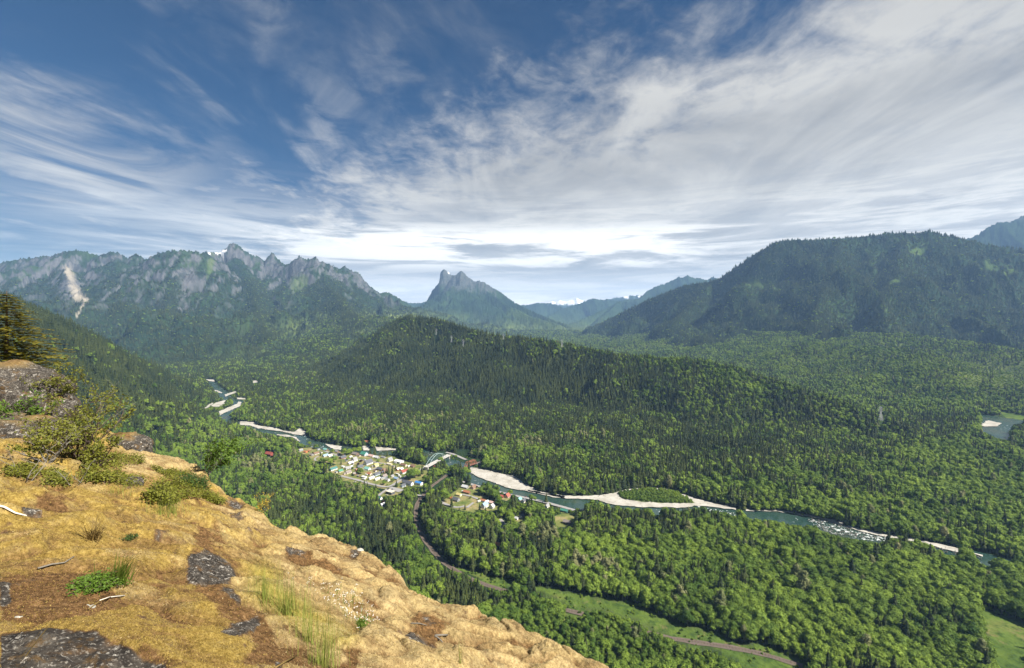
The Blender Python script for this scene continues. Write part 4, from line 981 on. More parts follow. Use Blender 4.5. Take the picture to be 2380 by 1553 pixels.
def conifer_mesh(seed, layers, fronds, split):
    """unit tall conifer: whorls of drooping, folded fronds round a stem"""
    R = random.Random(seed); m = Fol(); W = .19 + R.random() * .05
    for i in range(layers):
        t = (i + .3) / layers; z = .08 + .90 * t
        rad = W * (1 - t) ** .85 * (.75 + .5 * R.random()) + .008
        for q in range(fronds):
            a = 2 * math.pi * (q + R.random() * .8) / fronds + i * 1.3
            r = rad * (.65 + .55 * R.random()); wd = (2.6 * rad / fronds + .006) * (1.0 + .4 * R.random()); dz = r * (.25 + .35 * R.random()); zz = z + R.uniform(-.4, .4) / layers * .9
            ca, sa = math.cos(a), math.sin(a)
            P = lambda u, v, h: (ca * u - sa * v, sa * u + ca * v, zz + h)
            up = .55 / layers
            if split:
                m.quadfan([P(0, 0, up), P(r * .55, wd, -dz * .55 - up * .5), P(r, 0, -dz), P(r * .55, -wd, -dz * .55 - up * .5), P(r * .55, 0, -dz * .3 + up * .6)], [(0, 4, 1), (4, 2, 1), (0, 3, 4), (4, 3, 2)])
            else:
                m.quadfan([P(0, 0, up * 1.2), P(r * .6, wd * 1.2, -dz), P(r, 0, -dz * .8), P(r * .6, -wd * 1.2, -dz)], [(0, 2, 1), (0, 3, 2)])
    n = 5; w0 = W * .34   # dense inner part of the crown
    o = len(m.v); m.v += [(w0 * math.cos(2 * math.pi * q / n), w0 * math.sin(2 * math.pi * q / n), .12) for q in range(n)] + [(0, 0, .97)]
    m.f += [(o + q, o + (q + 1) % n, o + n) for q in range(n)]
    m.quadfan([(0.006, 0, .90), (-.006, .005, .90), (-.006, -.005, .90), (0, 0, 1.02)], [(0, 1, 3), (1, 2, 3), (2, 0, 3)])
    return m

ICO1 = None
def ico(sub):
    bm = bmesh.new(); bmesh.ops.create_icosphere(bm, subdivisions=sub, radius=1)
    v = [tuple(x.co) for x in bm.verts]; f = [tuple(x.index for x in q.verts) for q in bm.faces]; bm.free(); return v, f
ICO = {1: ico(1), 2: ico(2)}

def leafy_mesh(seed, lobes, clumps, slim=False, sub=1, csize=.06):
    """unit tall broadleaf crown: lumpy lobes covered in leaf clumps, with gaps between"""
    R = random.Random(seed); m = Fol(); L = []
    for i in range(lobes):
        if slim:
            t = i / max(1, lobes - 1); z = .25 + .62 * t; rr_ = .10 * math.sin(math.pi * (.25 + .7 * t)) * (0.5 + R.random()); a = R.random() * 6.28
            L.append((rr_ * math.cos(a), rr_ * math.sin(a), z, .115 * (1.05 - .5 * abs(t - .4)) * (.8 + .5 * R.random()), .15))
        else:
            t = R.random(); z = .40 + .42 * t; a = i * 2.4 + R.random(); rr_ = (.27 - .20 * t) * (.6 + .6 * R.random())
            rd = .17 * (.8 + .5 * R.random())
            if i == 0: z, rr_, rd = .62, .02, .25
            L.append((rr_ * math.cos(a), rr_ * math.sin(a), z, rd, rd * .85))
    v0, f0 = ICO[sub]
    for (x, y, z, r, rz) in L:
        k = .86
        m.quadfan([(x + vx * r * k * (1 + R.uniform(-.22, .18)), y + vy * r * k * (1 + R.uniform(-.22, .18)), z + vz * rz * k * (1 + R.uniform(-.2, .15))) for vx, vy, vz in v0], f0)
    for q in range(clumps):
        (x, y, z, r, rz) = R.choice(L)
        u = R.uniform(-.55, 1); a = R.random() * 6.283; s_ = math.sqrt(1 - u * u)
        n = Vector((s_ * math.cos(a), s_ * math.sin(a), u)); p = Vector((x + n.x * r, y + n.y * r, z + n.z * rz)) * (1.0)
        n = (n + Vector((R.uniform(-1, 1), R.uniform(-1, 1), R.uniform(-.6, 1))) * .55).normalized()
        t1 = n.cross(Vector((R.uniform(-1, 1), R.uniform(-1, 1), R.uniform(-1, 1)))).normalized(); t2 = n.cross(t1); c = csize * R.uniform(.6, 1.35)
        pts = [p + t1 * c * R.uniform(.7, 1.2), p + t2 * c * R.uniform(.6, 1.1), p - t1 * c * R.uniform(.7, 1.2), p - t2 * c * R.uniform(.6, 1.1), p + n * c * .45]
        m.quadfan([tuple(w_) for w_ in pts], [(0, 1, 4), (1, 2, 4), (2, 3, 4), (3, 0, 4)])
    return m
def stem(h, r, n=5, seed=0, limbs=0):
    R = random.Random(seed); m = MB()
    m.tube([(0, 0, -.05), (R.uniform(-.01, .01), R.uniform(-.01, .01), h * .5), (R.uniform(-.02, .02), R.uniform(-.02, .02), h)], [r, r * .7, r * .25], n)
    for q in range(limbs):
        a = q * 2.4 + R.random(); z = h * (.45 + .4 * R.random())
        m.tube([(0, 0, z), (.1 * math.cos(a), .1 * math.sin(a), z + .09), (.19 * math.cos(a), .19 * math.sin(a), z + .14)], [r * .45, r * .3, r * .12], 4)
    return m

def fol_mesh(name, f, mat, smooth_=False): return mesh_np(name, np.array(f.v), f.f, mat, smooth_)
PROTO = {}
def proto(key, f, st, mat, bark):
    """a whole tree as one mesh for the massed woods; never linked to the scene itself"""
    o = len(f.v); me = mesh_np('wood_' + key, np.array(f.v + st.v), f.f + [tuple(i + o for i in q) for q in st.f], mat)
    me.materials.append(bark)
    idx = np.zeros(len(me.polygons), np.int32); idx[len(f.f):] = 1; me.polygons.foreach_set('material_index', idx)
    ob = bpy.data.objects.new('wood_' + key, me); return ob
NV = 5
CON_N = [fol_mesh('conifer_crown', conifer_mesh(i, 20, 9, True), M_CON) for i in range(NV)]
BRO_N = [fol_mesh('leafy_crown', leafy_mesh(20 + i, 11, 430, csize=.042), M_BRO) for i in range(NV)]
POP_N = [fol_mesh('poplar_crown', leafy_mesh(40 + i, 10, 330, True, csize=.034), M_POP) for i in range(NV)]
CON_T = stem(.9, .013, 6).mesh('conifer_trunk', BARKD); BRO_T = stem(.7, .016, 6, 3, 5).mesh('leafy_trunk', BARK); POP_T = stem(.85, .011, 6, 4, 3).mesh('poplar_trunk', BARK)
PR = {}
for key, gen, mat, bark in (('conifer', lambda i, l: conifer_mesh(100 + i, [15, 9, 6][l], [8, 6, 5][l], l == 0), M_CON, BARKD),
                            ('broadleaf', lambda i, l: leafy_mesh(120 + i, [9, 7, 5][l], [260, 90, 26][l], csize=[.05, .07, .10][l]), M_BRO, BARK),
                            ('poplar', lambda i, l: leafy_mesh(140 + i, [9, 7, 5][l], [200, 70, 24][l], True, csize=[.04, .055, .07][l]), M_POP, BARK)):
    PR[key] = [proto(key, gen(i, l), stem(.8, .013, 4), mat, bark) for l in range(3) for i in range(4)]

def wood_nodes(name, protos):
    g = bpy.data.node_groups.new(name, 'GeometryNodeTree')
    g.interface.new_socket('Geometry', in_out='INPUT', socket_type='NodeSocketGeometry'); g.interface.new_socket('Geometry', in_out='OUTPUT', socket_type='NodeSocketGeometry')
    gi = g.nodes.new('NodeGroupInput'); go = g.nodes.new('NodeGroupOutput'); iop = g.nodes.new('GeometryNodeInstanceOnPoints'); gti = g.nodes.new('GeometryNodeGeometryToInstance')
    for ob in reversed(protos):
        oi = g.nodes.new('GeometryNodeObjectInfo'); oi.inputs['Object'].default_value = ob; oi.inputs['As Instance'].default_value = False
        g.links.new(oi.outputs['Geometry'], gti.inputs[0])
    def at(nm, ty):
        a = g.nodes.new('GeometryNodeInputNamedAttribute'); a.data_type = ty; a.inputs[0].default_value = nm; return a.outputs[0]
    g.links.new(gi.outputs[0], iop.inputs['Points']); g.links.new(gti.outputs[0], iop.inputs['Instance']); iop.inputs['Pick Instance'].default_value = True
    g.links.new(at('var', 'INT'), iop.inputs['Instance Index']); g.links.new(at('rot', 'FLOAT_VECTOR'), iop.inputs['Rotation']); g.links.new(at('scl', 'FLOAT_VECTOR'), iop.inputs['Scale'])
    g.links.new(iop.outputs[0], go.inputs[0]); return g

def wood(name, label, protos, pts, var, rot, scl):
    me = bpy.data.meshes.new(name); me.vertices.add(len(pts)); me.vertices.foreach_set('co', np.asarray(pts, np.float32).ravel())
    a = me.attributes.new('var', 'INT', 'POINT'); a.data.foreach_set('value', np.asarray(var, np.int32))
    a = me.attributes.new('rot', 'FLOAT_VECTOR', 'POINT'); a.data.foreach_set('vector', np.asarray(rot, np.float32).ravel())
    a = me.attributes.new('scl', 'FLOAT_VECTOR', 'POINT'); a.data.foreach_set('vector', np.asarray(scl, np.float32).ravel())
    o = link(name, me); md = o.modifiers.new('trees', 'NODES'); md.node_group = wood_nodes(name, protos)
    tag(o, label, None, None, 'stuff'); return o

# ------------------------------------------------------------------ where trees stand
def gi(arr, x, y):
    t = np.arctan2(x, y); r = np.hypot(x, y)
    ft = np.clip((t - th[0]) / (th[1] - th[0]), 0, NT - 1.001); j = ft.astype(int); u = ft - j
    i = np.clip(np.searchsorted(rr, r) - 1, 0, NR - 2); v = np.clip((r - rr[i]) / (rr[i + 1] - rr[i]), 0, 1)
    return (arr[i, j] * (1 - u) + arr[i, j + 1] * u) * (1 - v) + (arr[i + 1, j] * (1 - u) + arr[i + 1, j + 1] * u) * v

BANDS = [(190, 1000, 5.6), (1000, 1600, 6.0), (1600, 2500, 7.6), (2500, 3500, 10), (3500, 4700, 13.5), (4700, 6500, 17), (6500, 9000, 25)]
cx_, cy_, cs_ = [], [], []
for r0, r1, s_ in BANDS:
    xs = np.arange(-r1 * .85, r1 * .85, s_); ys = np.arange(0, r1, s_); X_, Y_ = np.meshgrid(xs, ys); X_ = X_ + (np.arange(len(ys))[:, None] % 2) * s_ / 2
    X_ = (X_ + rng.uniform(-.46, .46, X_.shape) * s_).ravel(); Y_ = (Y_ + rng.uniform(-.46, .46, Y_.shape) * s_).ravel()
    r = np.hypot(X_, Y_); t = np.arctan2(X_, Y_); ok = (r >= r0) & (r < r1) & (np.abs(t) < .90)
    cx_.append(X_[ok]); cy_.append(Y_[ok]); cs_.append(np.full(ok.sum(), s_))
TX, TY, TS = np.concatenate(cx_), np.concatenate(cy_), np.concatenate(cs_)
TZ = gi(GZ, TX, TY); D_ = np.hypot(TX, TY)
vis = (TZ + 32) / D_ > gi(ELMAX, TX * .985, TY * .985) - 10 / D_
keep = vis & (rng.random(len(TX)) > np.maximum.reduce([gi(SNOW, TX, TY) * 2, gi(ROCK, TX, TY) * 1.5, gi(SCAR, TX, TY) * 3, (gi(MEAD, TX, TY) - .15) * 2.0]))
TX, TY, TZ, TS, D_ = [a[keep] for a in (TX, TY, TZ, TS, D_)]
PX = CX + F * TX / TY; PY = HY - F * TZ / TY
edge_y = np.interp(PX, EDGE_X, EDGE_Y)
keep = (PY - F * 30 / TY < edge_y + 150) & (PX > -160) & (PX < 2540)
# keep the power lines' feet clear
for (qx, qy) in PYL_AT: keep &= (np.hypot(TX - qx, TY - qy) > 16) & ~((np.abs(TX - qx * TY / qy) < 9) & (TY < qy) & (TY > qy - 70))
TX, TY, TZ, TS, D_, PX, PY = [a[keep] for a in (TX, TY, TZ, TS, D_, PX, PY)]
n_ = len(TX)
# share of conifers, and tree height, over the valley
CONB = [(1750, 820, 500, 40, .12), (-200, 780, 500, 130, .95), (180, 800, 260, 70, .92), (350, 930, 180, 60, .8), (450, 1010, 200, 60, .35), (650, 980, 140, 50, .5), (820, 960, 200, 60, .85), (1000, 860, 260, 60, .88), (1100, 950, 160, 70, .92), (1150, 1000, 160, 50, .8),
        (950, 1010, 180, 22, .25), (1250, 1060, 200, 30, .25), (1300, 870, 260, 40, .9), (1500, 930, 220, 60, .7), (1400, 1000, 150, 40, .85), (1600, 900, 150, 40, .35), (1750, 960, 160, 50, .45), (1730, 1040, 150, 45, .92), (1950, 1000, 140, 40, .4), (2150, 1010, 60, 25, .85),
        (2000, 1070, 80, 40, .8), (2150, 1100, 260, 60, .06), (2300, 1200, 200, 60, .1), (1900, 1150, 160, 30, .3), (1550, 1090, 200, 30, .75), (1350, 1110, 160, 30, .6), (1700, 1130, 100, 25, .45), (2350, 1250, 120, 40, .2),
        (1500, 1220, 200, 40, .7), (1350, 1200, 100, 35, .75), (1600, 1300, 250, 60, .18), (1900, 1300, 300, 70, .05), (2000, 1420, 300, 80, .08), (1400, 1350, 250, 60, .12), (1250, 1260, 130, 60, .35), (1060, 1220, 80, 80, .5), (760, 1180, 160, 50, .55), (760, 1080, 100, 40, .3), (600, 1120, 120, 50, .3),
        (870, 1250, 170, 60, .75), (960, 1340, 60, 50, .5), (1120, 1390, 60, 40, .95), (1250, 1470, 150, 40, .06), (1600, 1520, 300, 50, .05), (1850, 790, 300, 30, .25), (1600, 820, 300, 40, .3), (2100, 860, 250, 60, .15), (1900, 900, 250, 40, .3), (2300, 830, 100, 30, .7), (2000, 700, 500, 90, 1.0), (1600, 720, 200, 60, 1.0), (2200, 640, 300, 80, 1.0), (600, 800, 250, 50, .6), (400, 820, 150, 40, .5), (850, 780, 150, 30, .6), (2050, 795, 160, 12, .2), (2380, 1050, 80, 60, .5)]
num = np.full(n_, .5 * .02); den = np.full(n_, .02)
for (bx, by, rx, ry, v) in CONB:
    wgt = np.exp(-((PX - bx) / rx) ** 2 - ((PY - by) / ry) ** 2); num += wgt * v; den += wgt
pc = num / den - .07 + .42 * fbm(TX / 90, TY / 90, 3, 201)
own_t = GOWN[np.clip(np.searchsorted(rr, D_), 0, NR - 1), np.clip(((np.arctan2(TX, TY) - th[0]) / (th[1] - th[0])).astype(int), 0, NT - 1)]
for o_ in ('wooded_mountain', 'rocky_range', 'dark_peak'): pc = np.where(own_t == OWNERS.index(o_), np.maximum(pc, .9), pc)
oi_ = lambda q: own_t == OWNERS.index(q)
pc = pc + np.where(oi_('left_hillside') & (PY < 985), .28, 0) + np.where(oi_('centre_hill'), .14 + .22 * smooth(990, 900, PY) * smooth(1650, 1350, PX), 0)
is_con = rng.random(n_) < pc
POPB = [(1250, 1275, 45, 14, .75), (1360, 1340, 40, 16, .7), (1400, 1345, 30, 15, .5), (780, 1120, 25, 10, .5), (700, 1075, 40, 10, .35), (870, 1010, 60, 10, .3), (960, 990, 40, 10, .45), (1250, 1035, 60, 8, .5), (1010, 985, 25, 8, .5), (1330, 1025, 40, 6, .4), (1100, 1060, 40, 10, .3), (1175, 1330, 40, 30, .15), (1960, 1150, 12, 8, .8), (700, 880, 60, 8, .2), (1100, 920, 120, 20, .08), (820, 1150, 20, 10, .4), (1050, 1250, 40, 30, .15), (620, 1090, 60, 20, .2), (560, 1030, 60, 20, .12)]
pp = np.full(n_, .008)
for (bx, by, rx, ry, v) in POPB: pp = np.maximum(pp, v * np.exp(-((PX - bx) / rx) ** 2 - ((PY - by) / ry) ** 2))
is_pop = (rng.random(n_) < pp) & ~is_con & (D_ < 3500)
LOWB = [(1350, 1490, 200, 45, .55), (1650, 1540, 300, 40, .5), (1150, 1420, 90, 25, .6), (2330, 870, 160, 40, .5), (2000, 860, 200, 25, .8), (760, 1000, 20, 14, .5), (505, 925, 30, 12, .4), (490, 960, 40, 12, .35), (680, 990, 50, 6, .4), (870, 1350, 80, 40, .8), (660, 1150, 100, 40, .8)]
ht = np.where(is_con, rng.uniform(17, 30, n_), rng.uniform(13, 22, n_)); ht = np.where(is_pop, rng.uniform(19, 27, n_), ht)
ht *= (1 + .24 * fbm(TX / 60, TY / 60, 2, 211)) * np.clip(rng.lognormal(0, .16, n_), .65, 1.4)
lf = np.ones(n_)
for (bx, by, rx, ry, v) in LOWB: lf = np.minimum(lf, 1 - (1 - v) * np.exp(-((PX - bx) / rx) ** 2 - ((PY - by) / ry) ** 2))
lf = np.where(is_con, np.maximum(lf, .6), lf); ht *= lf
alpine = oi_('rocky_range') & (TZ > 620)
# the talus right under the ledge carries low growth
ht *= np.where(own_t == OWNERS.index('rock_wall'), .7, 1)
ht *= np.where(TS > 9, 1 + (TS - 9) * .006, 1)
wd = np.where(is_con, ht * rng.uniform(.85, 1.25, n_) * np.where(TS > 9, 1 + (TS - 9) * .05, 1), np.where(is_pop, ht * rng.uniform(.95, 1.3, n_), np.maximum(ht * rng.uniform(.85, 1.1, n_), 5) * np.where(TS > 7, 1 + (TS - 7) * .045, 1)))
def blocked(h, hw):
    b = np.zeros(n_, bool)
    for q in (0.0, .18, .38, .58, .78, .92):
        yy = PY - F * h * q / TY
        for sx_ in (-1, 0, 1): b |= in_mask(CM, PX + sx_ * F * hw * (1 - .7 * q) / TY, yy)
    return b
hw_ = np.where(is_con, wd * .11, np.where(is_pop, wd * .12, wd * .28))
bad = blocked(ht, hw_)
sh = np.where(bad, rng.uniform(2.8, 6.5, n_), ht)
bad2 = blocked(sh, np.minimum(hw_, 2.0)) & bad
roads_w = [np.array([ground(*p) for p in pl]) for _, pl, _ in roads] + [RQ[:, :3]]
near_road = np.zeros(n_, bool)
for P_, wd_ in zip(roads_w, [r_[2] for r_ in roads] + [15]):
    m_ = (D_ < 2200); dd, _, _ = poly_dist(TX[m_], TY[m_], P_); q = np.zeros(n_, bool); q[m_] = dd < (wd_ * .5 + 2.5 if wd_ < 15 else np.where(PX[m_] > 1060, 2.4, 5.5)); near_road |= q
low = bad & ~bad2
alive = ~bad2 & ~near_road & (fbm(TX / 22, TY / 22, 2, 231) < .78) & ~(alpine & (rng.random(n_) < .6)); ht = np.where(alpine, ht * .6, ht)
dwat, _, _ = poly_dist(TX, TY, RIVER_W); alive &= ~((dwat < 25) & (TY < 5000) & (D_ < 3600)) & ~inside(TX, TY, RR_W)
is_con &= ~low; is_pop &= ~low
ht = np.where(low, sh, ht); wd = np.where(low, sh * 1.25, wd)
kind = np.where(is_con, 0, np.where(is_pop, 2, 1))
edge_y = np.interp(PX, EDGE_X, EDGE_Y)
hid = PY - F * ht / TY > edge_y + 130
alive &= ~hid
lod = np.where(D_ < 1050, 0, np.where(D_ < 2400, 1, 2))
app = ht / D_
onscreen = (PX > -5) & (PX < 2385) & (PY - F * ht * .5 / TY < np.minimum(edge_y - 2, 1553))
single = np.zeros(n_, bool)
for kq, cnt in ((0, 235), (1, 255), (2, 150)):
    c_ = np.nonzero(alive & onscreen & (kind == kq) & ~low)[0]; single[c_[np.argsort(-app[c_])[:cnt]]] = True
print('trees', alive.sum(), [(alive & (kind == q)).sum() for q in range(3)])
rz_ = rng.uniform(0, 6.283, n_)
WL = {0: ('conifer_forest', 'dark conifer forest spread over the hills and the valley'), 1: ('broadleaf_forest', 'bright green broadleaf forest spread over the valley'), 2: ('poplar_grove', 'scattered pale poplars among the darker woods')}
for kq, key in ((0, 'conifer'), (1, 'broadleaf'), (2, 'poplar')):
    m_ = alive & (kind == kq) & ~single & ~low
    c = m_.sum(); var = lod[m_] * 4 + rng.integers(0, 4, c)
    rot = np.stack([rng.normal(0, .02, c), rng.normal(0, .02, c), rz_[m_]], 1); scl = np.stack([wd[m_], wd[m_], ht[m_]], 1)
    wood(WL[kq][0], WL[kq][1], PR[key], np.stack([TX[m_], TY[m_], TZ[m_] - .3], 1), var, rot, scl)
m_ = alive & low
# willow scrub on the island and shrubs in the open strips too
isl = world_poly(ISLAND); q = rng.random((2600, 2)) * (isl[:, :2].max(0) - isl[:, :2].min(0)) + isl[:, :2].min(0); q = q[inside(q[:, 0], q[:, 1], isl)][:900]
mw = world_poly(MEADOW); q2 = rng.random((2500, 2)) * (mw[:, :2].max(0) - mw[:, :2].min(0)) + mw[:, :2].min(0); q2 = q2[inside(q2[:, 0], q2[:, 1], mw) & (fbm(q2[:, 0] / 25, q2[:, 1] / 25, 2, 3) > .05)][:700]
sx_ = np.concatenate([TX[m_], q[:, 0], q2[:, 0]]); sy_ = np.concatenate([TY[m_], q[:, 1], q2[:, 1]]); sz_ = np.concatenate([TZ[m_], floor0(q[:, 0], q[:, 1]) + .9, floor0(q2[:, 0], q2[:, 1])])
shh = np.concatenate([ht[m_], rng.uniform(3, 6.5, len(q)), rng.uniform(1.2, 4.2, len(q2))]); c = len(sx_)
wood('shrub_thicket', 'low green shrubs along banks, lanes and clearings', PR['broadleaf'], np.stack([sx_, sy_, sz_ - shh * .3], 1), np.where(np.hypot(sx_, sy_) < 1050, 0, 4) + rng.integers(0, 4, c), np.stack([np.zeros(c), np.zeros(c), rng.uniform(0, 6.28, c)], 1), np.stack([shh * 1.3, shh * 1.3, shh * 1.25], 1))

# ------------------------------------------------------------------ the trees that show largest: every one a thing of its own
ZONES = [((1120, 1390), 'in the tight dark clump just beyond the mossy ledge', 70, 60), ((880, 1270), 'on the wooded slope below the mossy ledge', 190, 90), ((640, 1150), 'in the woods left of the village, behind the ledge', 170, 80),
         ((1030, 1260), 'close to the railway curve', 90, 90), ((1250, 1480), 'in the young green growth at the foot of the ledge', 160, 60), ((1650, 1535), 'along the bottom edge of the view, beside the open strip', 250, 40),
         ((1300, 1340), 'in the near grove left of the open green strip', 160, 60), ((1560, 1400), 'in the tree line along the open green strip', 170, 60), ((1900, 1450), 'in the broad bright wood at the lower right', 260, 90), ((2230, 1400), 'beside the grass field in the lower right corner', 130, 110),
         ((1500, 1250), 'in the mixed wood between hamlet and river rapids', 200, 60), ((1900, 1290), 'in the bright wood just below the river rapids', 250, 60), ((2250, 1260), 'near the lower river at the right edge', 160, 60), ((1200, 1200), 'in the hamlet woods', 160, 50)]
def zone(px, py): return min(ZONES, key=lambda z: ((px - z[0][0]) / z[2]) ** 2 + ((py - z[0][1]) / z[3]) ** 2)[1]
GEN = {0: ('conifer', 'conifer', CON_N, CON_T), 1: ('broadleaf_tree', 'tree', BRO_N, BRO_T), 2: ('poplar_tree', 'poplar', POP_N, POP_T)}
def plant(kq, x, y, z, h, w_, label, group, mats=None):
    nm, cat, crowns, trunk = GEN[kq]
    r = empty(nm, (x, y, z - .3), random.uniform(0, 6.28), (w_, w_, h)); tag(r, label, cat, group)
    t = bpy.data.objects.new('trunk', trunk); t.parent = r; COL.objects.link(t)
    c = bpy.data.objects.new('crown', random.choice(crowns)); c.parent = r; COL.objects.link(c)
    if mats: c.data = c.data.copy(); c.data.materials[0] = mats
    return r
TONE = {0: 'dark green pointed conifer', 1: 'round green leafy tree', 2: 'slender pale poplar'}
for i in np.nonzero(single)[0]:
    kq = int(kind[i]); zn = zone(PX[i], PY[i])
    sz = '' if len((TONE[kq] + ' ' + zn).split()) > 14 else 'tall ' if ht[i] > (25, 18.5, 24)[kq] else ('small ' if ht[i] < (19, 12, 20)[kq] else '')
    plant(kq, TX[i], TY[i], TZ[i], ht[i], wd[i], (sz + TONE[kq] + ' ' + zn).strip(), (('conifers ', 'leafy trees ', 'poplars ')[kq] + zn))
# village and hamlet trees
VT = [(835, 432, 85, 0, ''), (700, 247, 72, 1, ''), (880, 292, 130, 1, ''), (965, 272, 100, 1, ''), (1040, 242, 92, 1, ''), (1112, 242, 105, 1, ''), (1290, 272, 112, 0, ''), (1362, 284, 130, 0, ''), (1562, 305, 100, 0, ''), (1440, 282, 60, 0, ''), (510, 294, 64, 0, ''), (590, 420, 105, 1, ''), (660, 440, 120, 1, ''),
      (530, 402, 90, 1, ''), (725, 392, 105, 1, ''), (935, 362, 48, 1, ''), (1150, 392, 50, 3, ''), (1105, 442, 48, 3, ''), (1015, 503, 42, 1, ''), (1032, 610, 40, 1, ''), (1135, 580, 112, 1, ''), (1015, 352, 40, 1, ''), (1580, 592, 150, 0, ''), (1640, 582, 140, 0, ''), (1545, 570, 110, 0, ''), (1690, 500, 80, 0, ''), (1455, 622, 72, 0, ''), (1490, 452, 46, 1, ''),
      (1930, 660, 170, 1, ''), (2010, 640, 155, 1, ''), (2065, 610, 150, 0, ''), (2110, 580, 165, 0, ''), (1705, 780, 115, 0, ''), (1512, 742, 74, 1, ''), (1645, 702, 62, 1, ''), (1582, 640, 40, 1, ''), (1250, 812, 112, 0, ''), (1382, 832, 112, 0, ''), (1200, 762, 100, 0, ''), (1135, 742, 60, 1, ''), (1420, 390, 46, 1, ''), (1560, 760, 30, 1, ''),
      (2150, 702, 120, 1, ''), (2040, 872, 110, 0, ''), (1835, 900, 140, 0, ''), (1495, 1040, 52, 3, ''), (335, 130, 70, 1, ''), (440, 185, 80, 1, ''), (100, 200, 150, 0, ''), (390, 262, 32, 3, '')]
HT = [(430, 1005, 220, 1), (560, 1095, 180, 0), (605, 840, 70, 1), (960, 800, 42, 3), (1060, 905, 165, 1), (1130, 880, 120, 1), (1482, 908, 92, 1), (1350, 912, 60, 1), (1825, 1015, 125, 1), (2050, 1022, 165, 0), (1880, 985, 30, 1), (2110, 1075, 40, 1), (1240, 870, 120, 1), (770, 1140, 95, 0), (680, 1180, 85, 0), (990, 990, 40, 1), (1000, 1160, 130, 0), (1090, 1180, 110, 0), (1330, 1180, 120, 1), (860, 960, 40, 1), (590, 780, 120, 1), (490, 760, 130, 1), (700, 560, 200, 0), (640, 610, 160, 1), (780, 600, 150, 1), (830, 520, 170, 0), (470, 500, 90, 1), (560, 540, 110, 1), (620, 330, 60, 1), (550, 320, 55, 1), (390, 400, 100, 1), (420, 470, 60, 1)]
VKL = {0: 'dark fir', 1: 'round leafy tree', 3: 'dark purple tree'}
def near_house(x, y, table, conv_):
    b = min(table, key=lambda h: math.hypot(h[0] - x, (h[1] - y) * 2)); return b[7]
def village(lst, table, conv_, group):
    for t in lst:
        x, y, hp, kq = t[:4]
        p = ground(*conv_([(x, y)])[0]); h = hp * .1477 * p[1] / F
        b = near_house(x, y, table, conv_); b = b.split(' in the ')[0].split(' beside ')[0].split(' of the ')[0].split(' by the ')[0].split(' behind ')[0].split(' below ')[0].split(' above ')[0].split(' at the ')[0].split(' near ')[0].split(' right ')[0].split(' left ')[0].split(' from ')[0]
        w_ = h * (1.0 if kq == 0 else 1.35 if kq == 1 else 1.4)
        side = min(table, key=lambda q: math.hypot(q[0] - x, (q[1] - y) * 2)); rel = ('left of' if x < side[0] - 25 else 'right of' if x > side[0] + 25 else ('in front of' if y > side[1] else 'behind'))
        lb = f'{VKL[kq]} {rel} the {b}'
        if len(lb.split()) < 16: lb = ('tall ' if hp > 110 else 'small ' if hp < 60 else '') + lb
        lb = ' '.join(lb.split()[:16])
        plant(0 if kq == 0 else 1, p[0], p[1], p[2], h, w_, lb, group, M_PLUM if kq == 3 else None)
village(VT, HB, B, 'trees among the village houses'); village(HT, HC, C, 'trees among the hamlet houses')
# ------------------------------------------------------------------ the mossy lookout ledge
INNER = [(0, 1553, 1.9), (300, 1553, 2.1), (600, 1553, 2.5), (900, 1553, 3.6), (1150, 1553, 5), (0, 1400, 2.7), (300, 1400, 3.1), (600, 1400, 3.8), (800, 1430, 4.8), (950, 1480, 5.2), (1100, 1490, 6), (0, 1250, 4.0), (250, 1250, 4.4), (450, 1250, 5.6), (600, 1280, 7), (750, 1330, 7),
         (0, 1120, 6.2), (200, 1120, 7), (350, 1150, 8), (480, 1180, 10), (0, 1020, 9.5), (150, 1040, 10.5), (300, 1075, 12.5), (-300, 1500, 2.2), (-400, 1250, 4), (-400, 1050, 8), (300, 2300, 1.05), (900, 2300, 1.3), (1300, 2000, 2.2), (1500, 1800, 3.2)]
CP = np.array([wp(*p) for p in INNER + EDGE[1:]])
def tps_fit(P):
    n = len(P); d = np.hypot(P[:, None, 0] - P[None, :, 0], P[:, None, 1] - P[None, :, 1])
    K = np.where(d > 0, d * d * np.log(np.maximum(d, 1e-9)), 0) + np.eye(n) * .25
    Q = np.concatenate([np.ones((n, 1)), P[:, :2]], 1)
    M = np.block([[K, Q], [Q.T, np.zeros((3, 3))]])
    return np.linalg.solve(M, np.concatenate([P[:, 2], np.zeros(3)]))
TW = tps_fit(CP)
def tps(x, y):
    z = TW[-3] + TW[-2] * x + TW[-1] * y
    for p, w_ in zip(CP, TW[:-3]):
        q = (x - p[0]) ** 2 + (y - p[1]) ** 2; z = z + w_ * .5 * q * np.log(np.maximum(q, 1e-12))
    return z
def lookup(X):  # the rim seen along a bearing
    px = CX + F * X
    return np.interp(px, EDGE_X, [e[2] for e in EDGE]), (HY - np.interp(px, EDGE_X, EDGE_Y)) / F

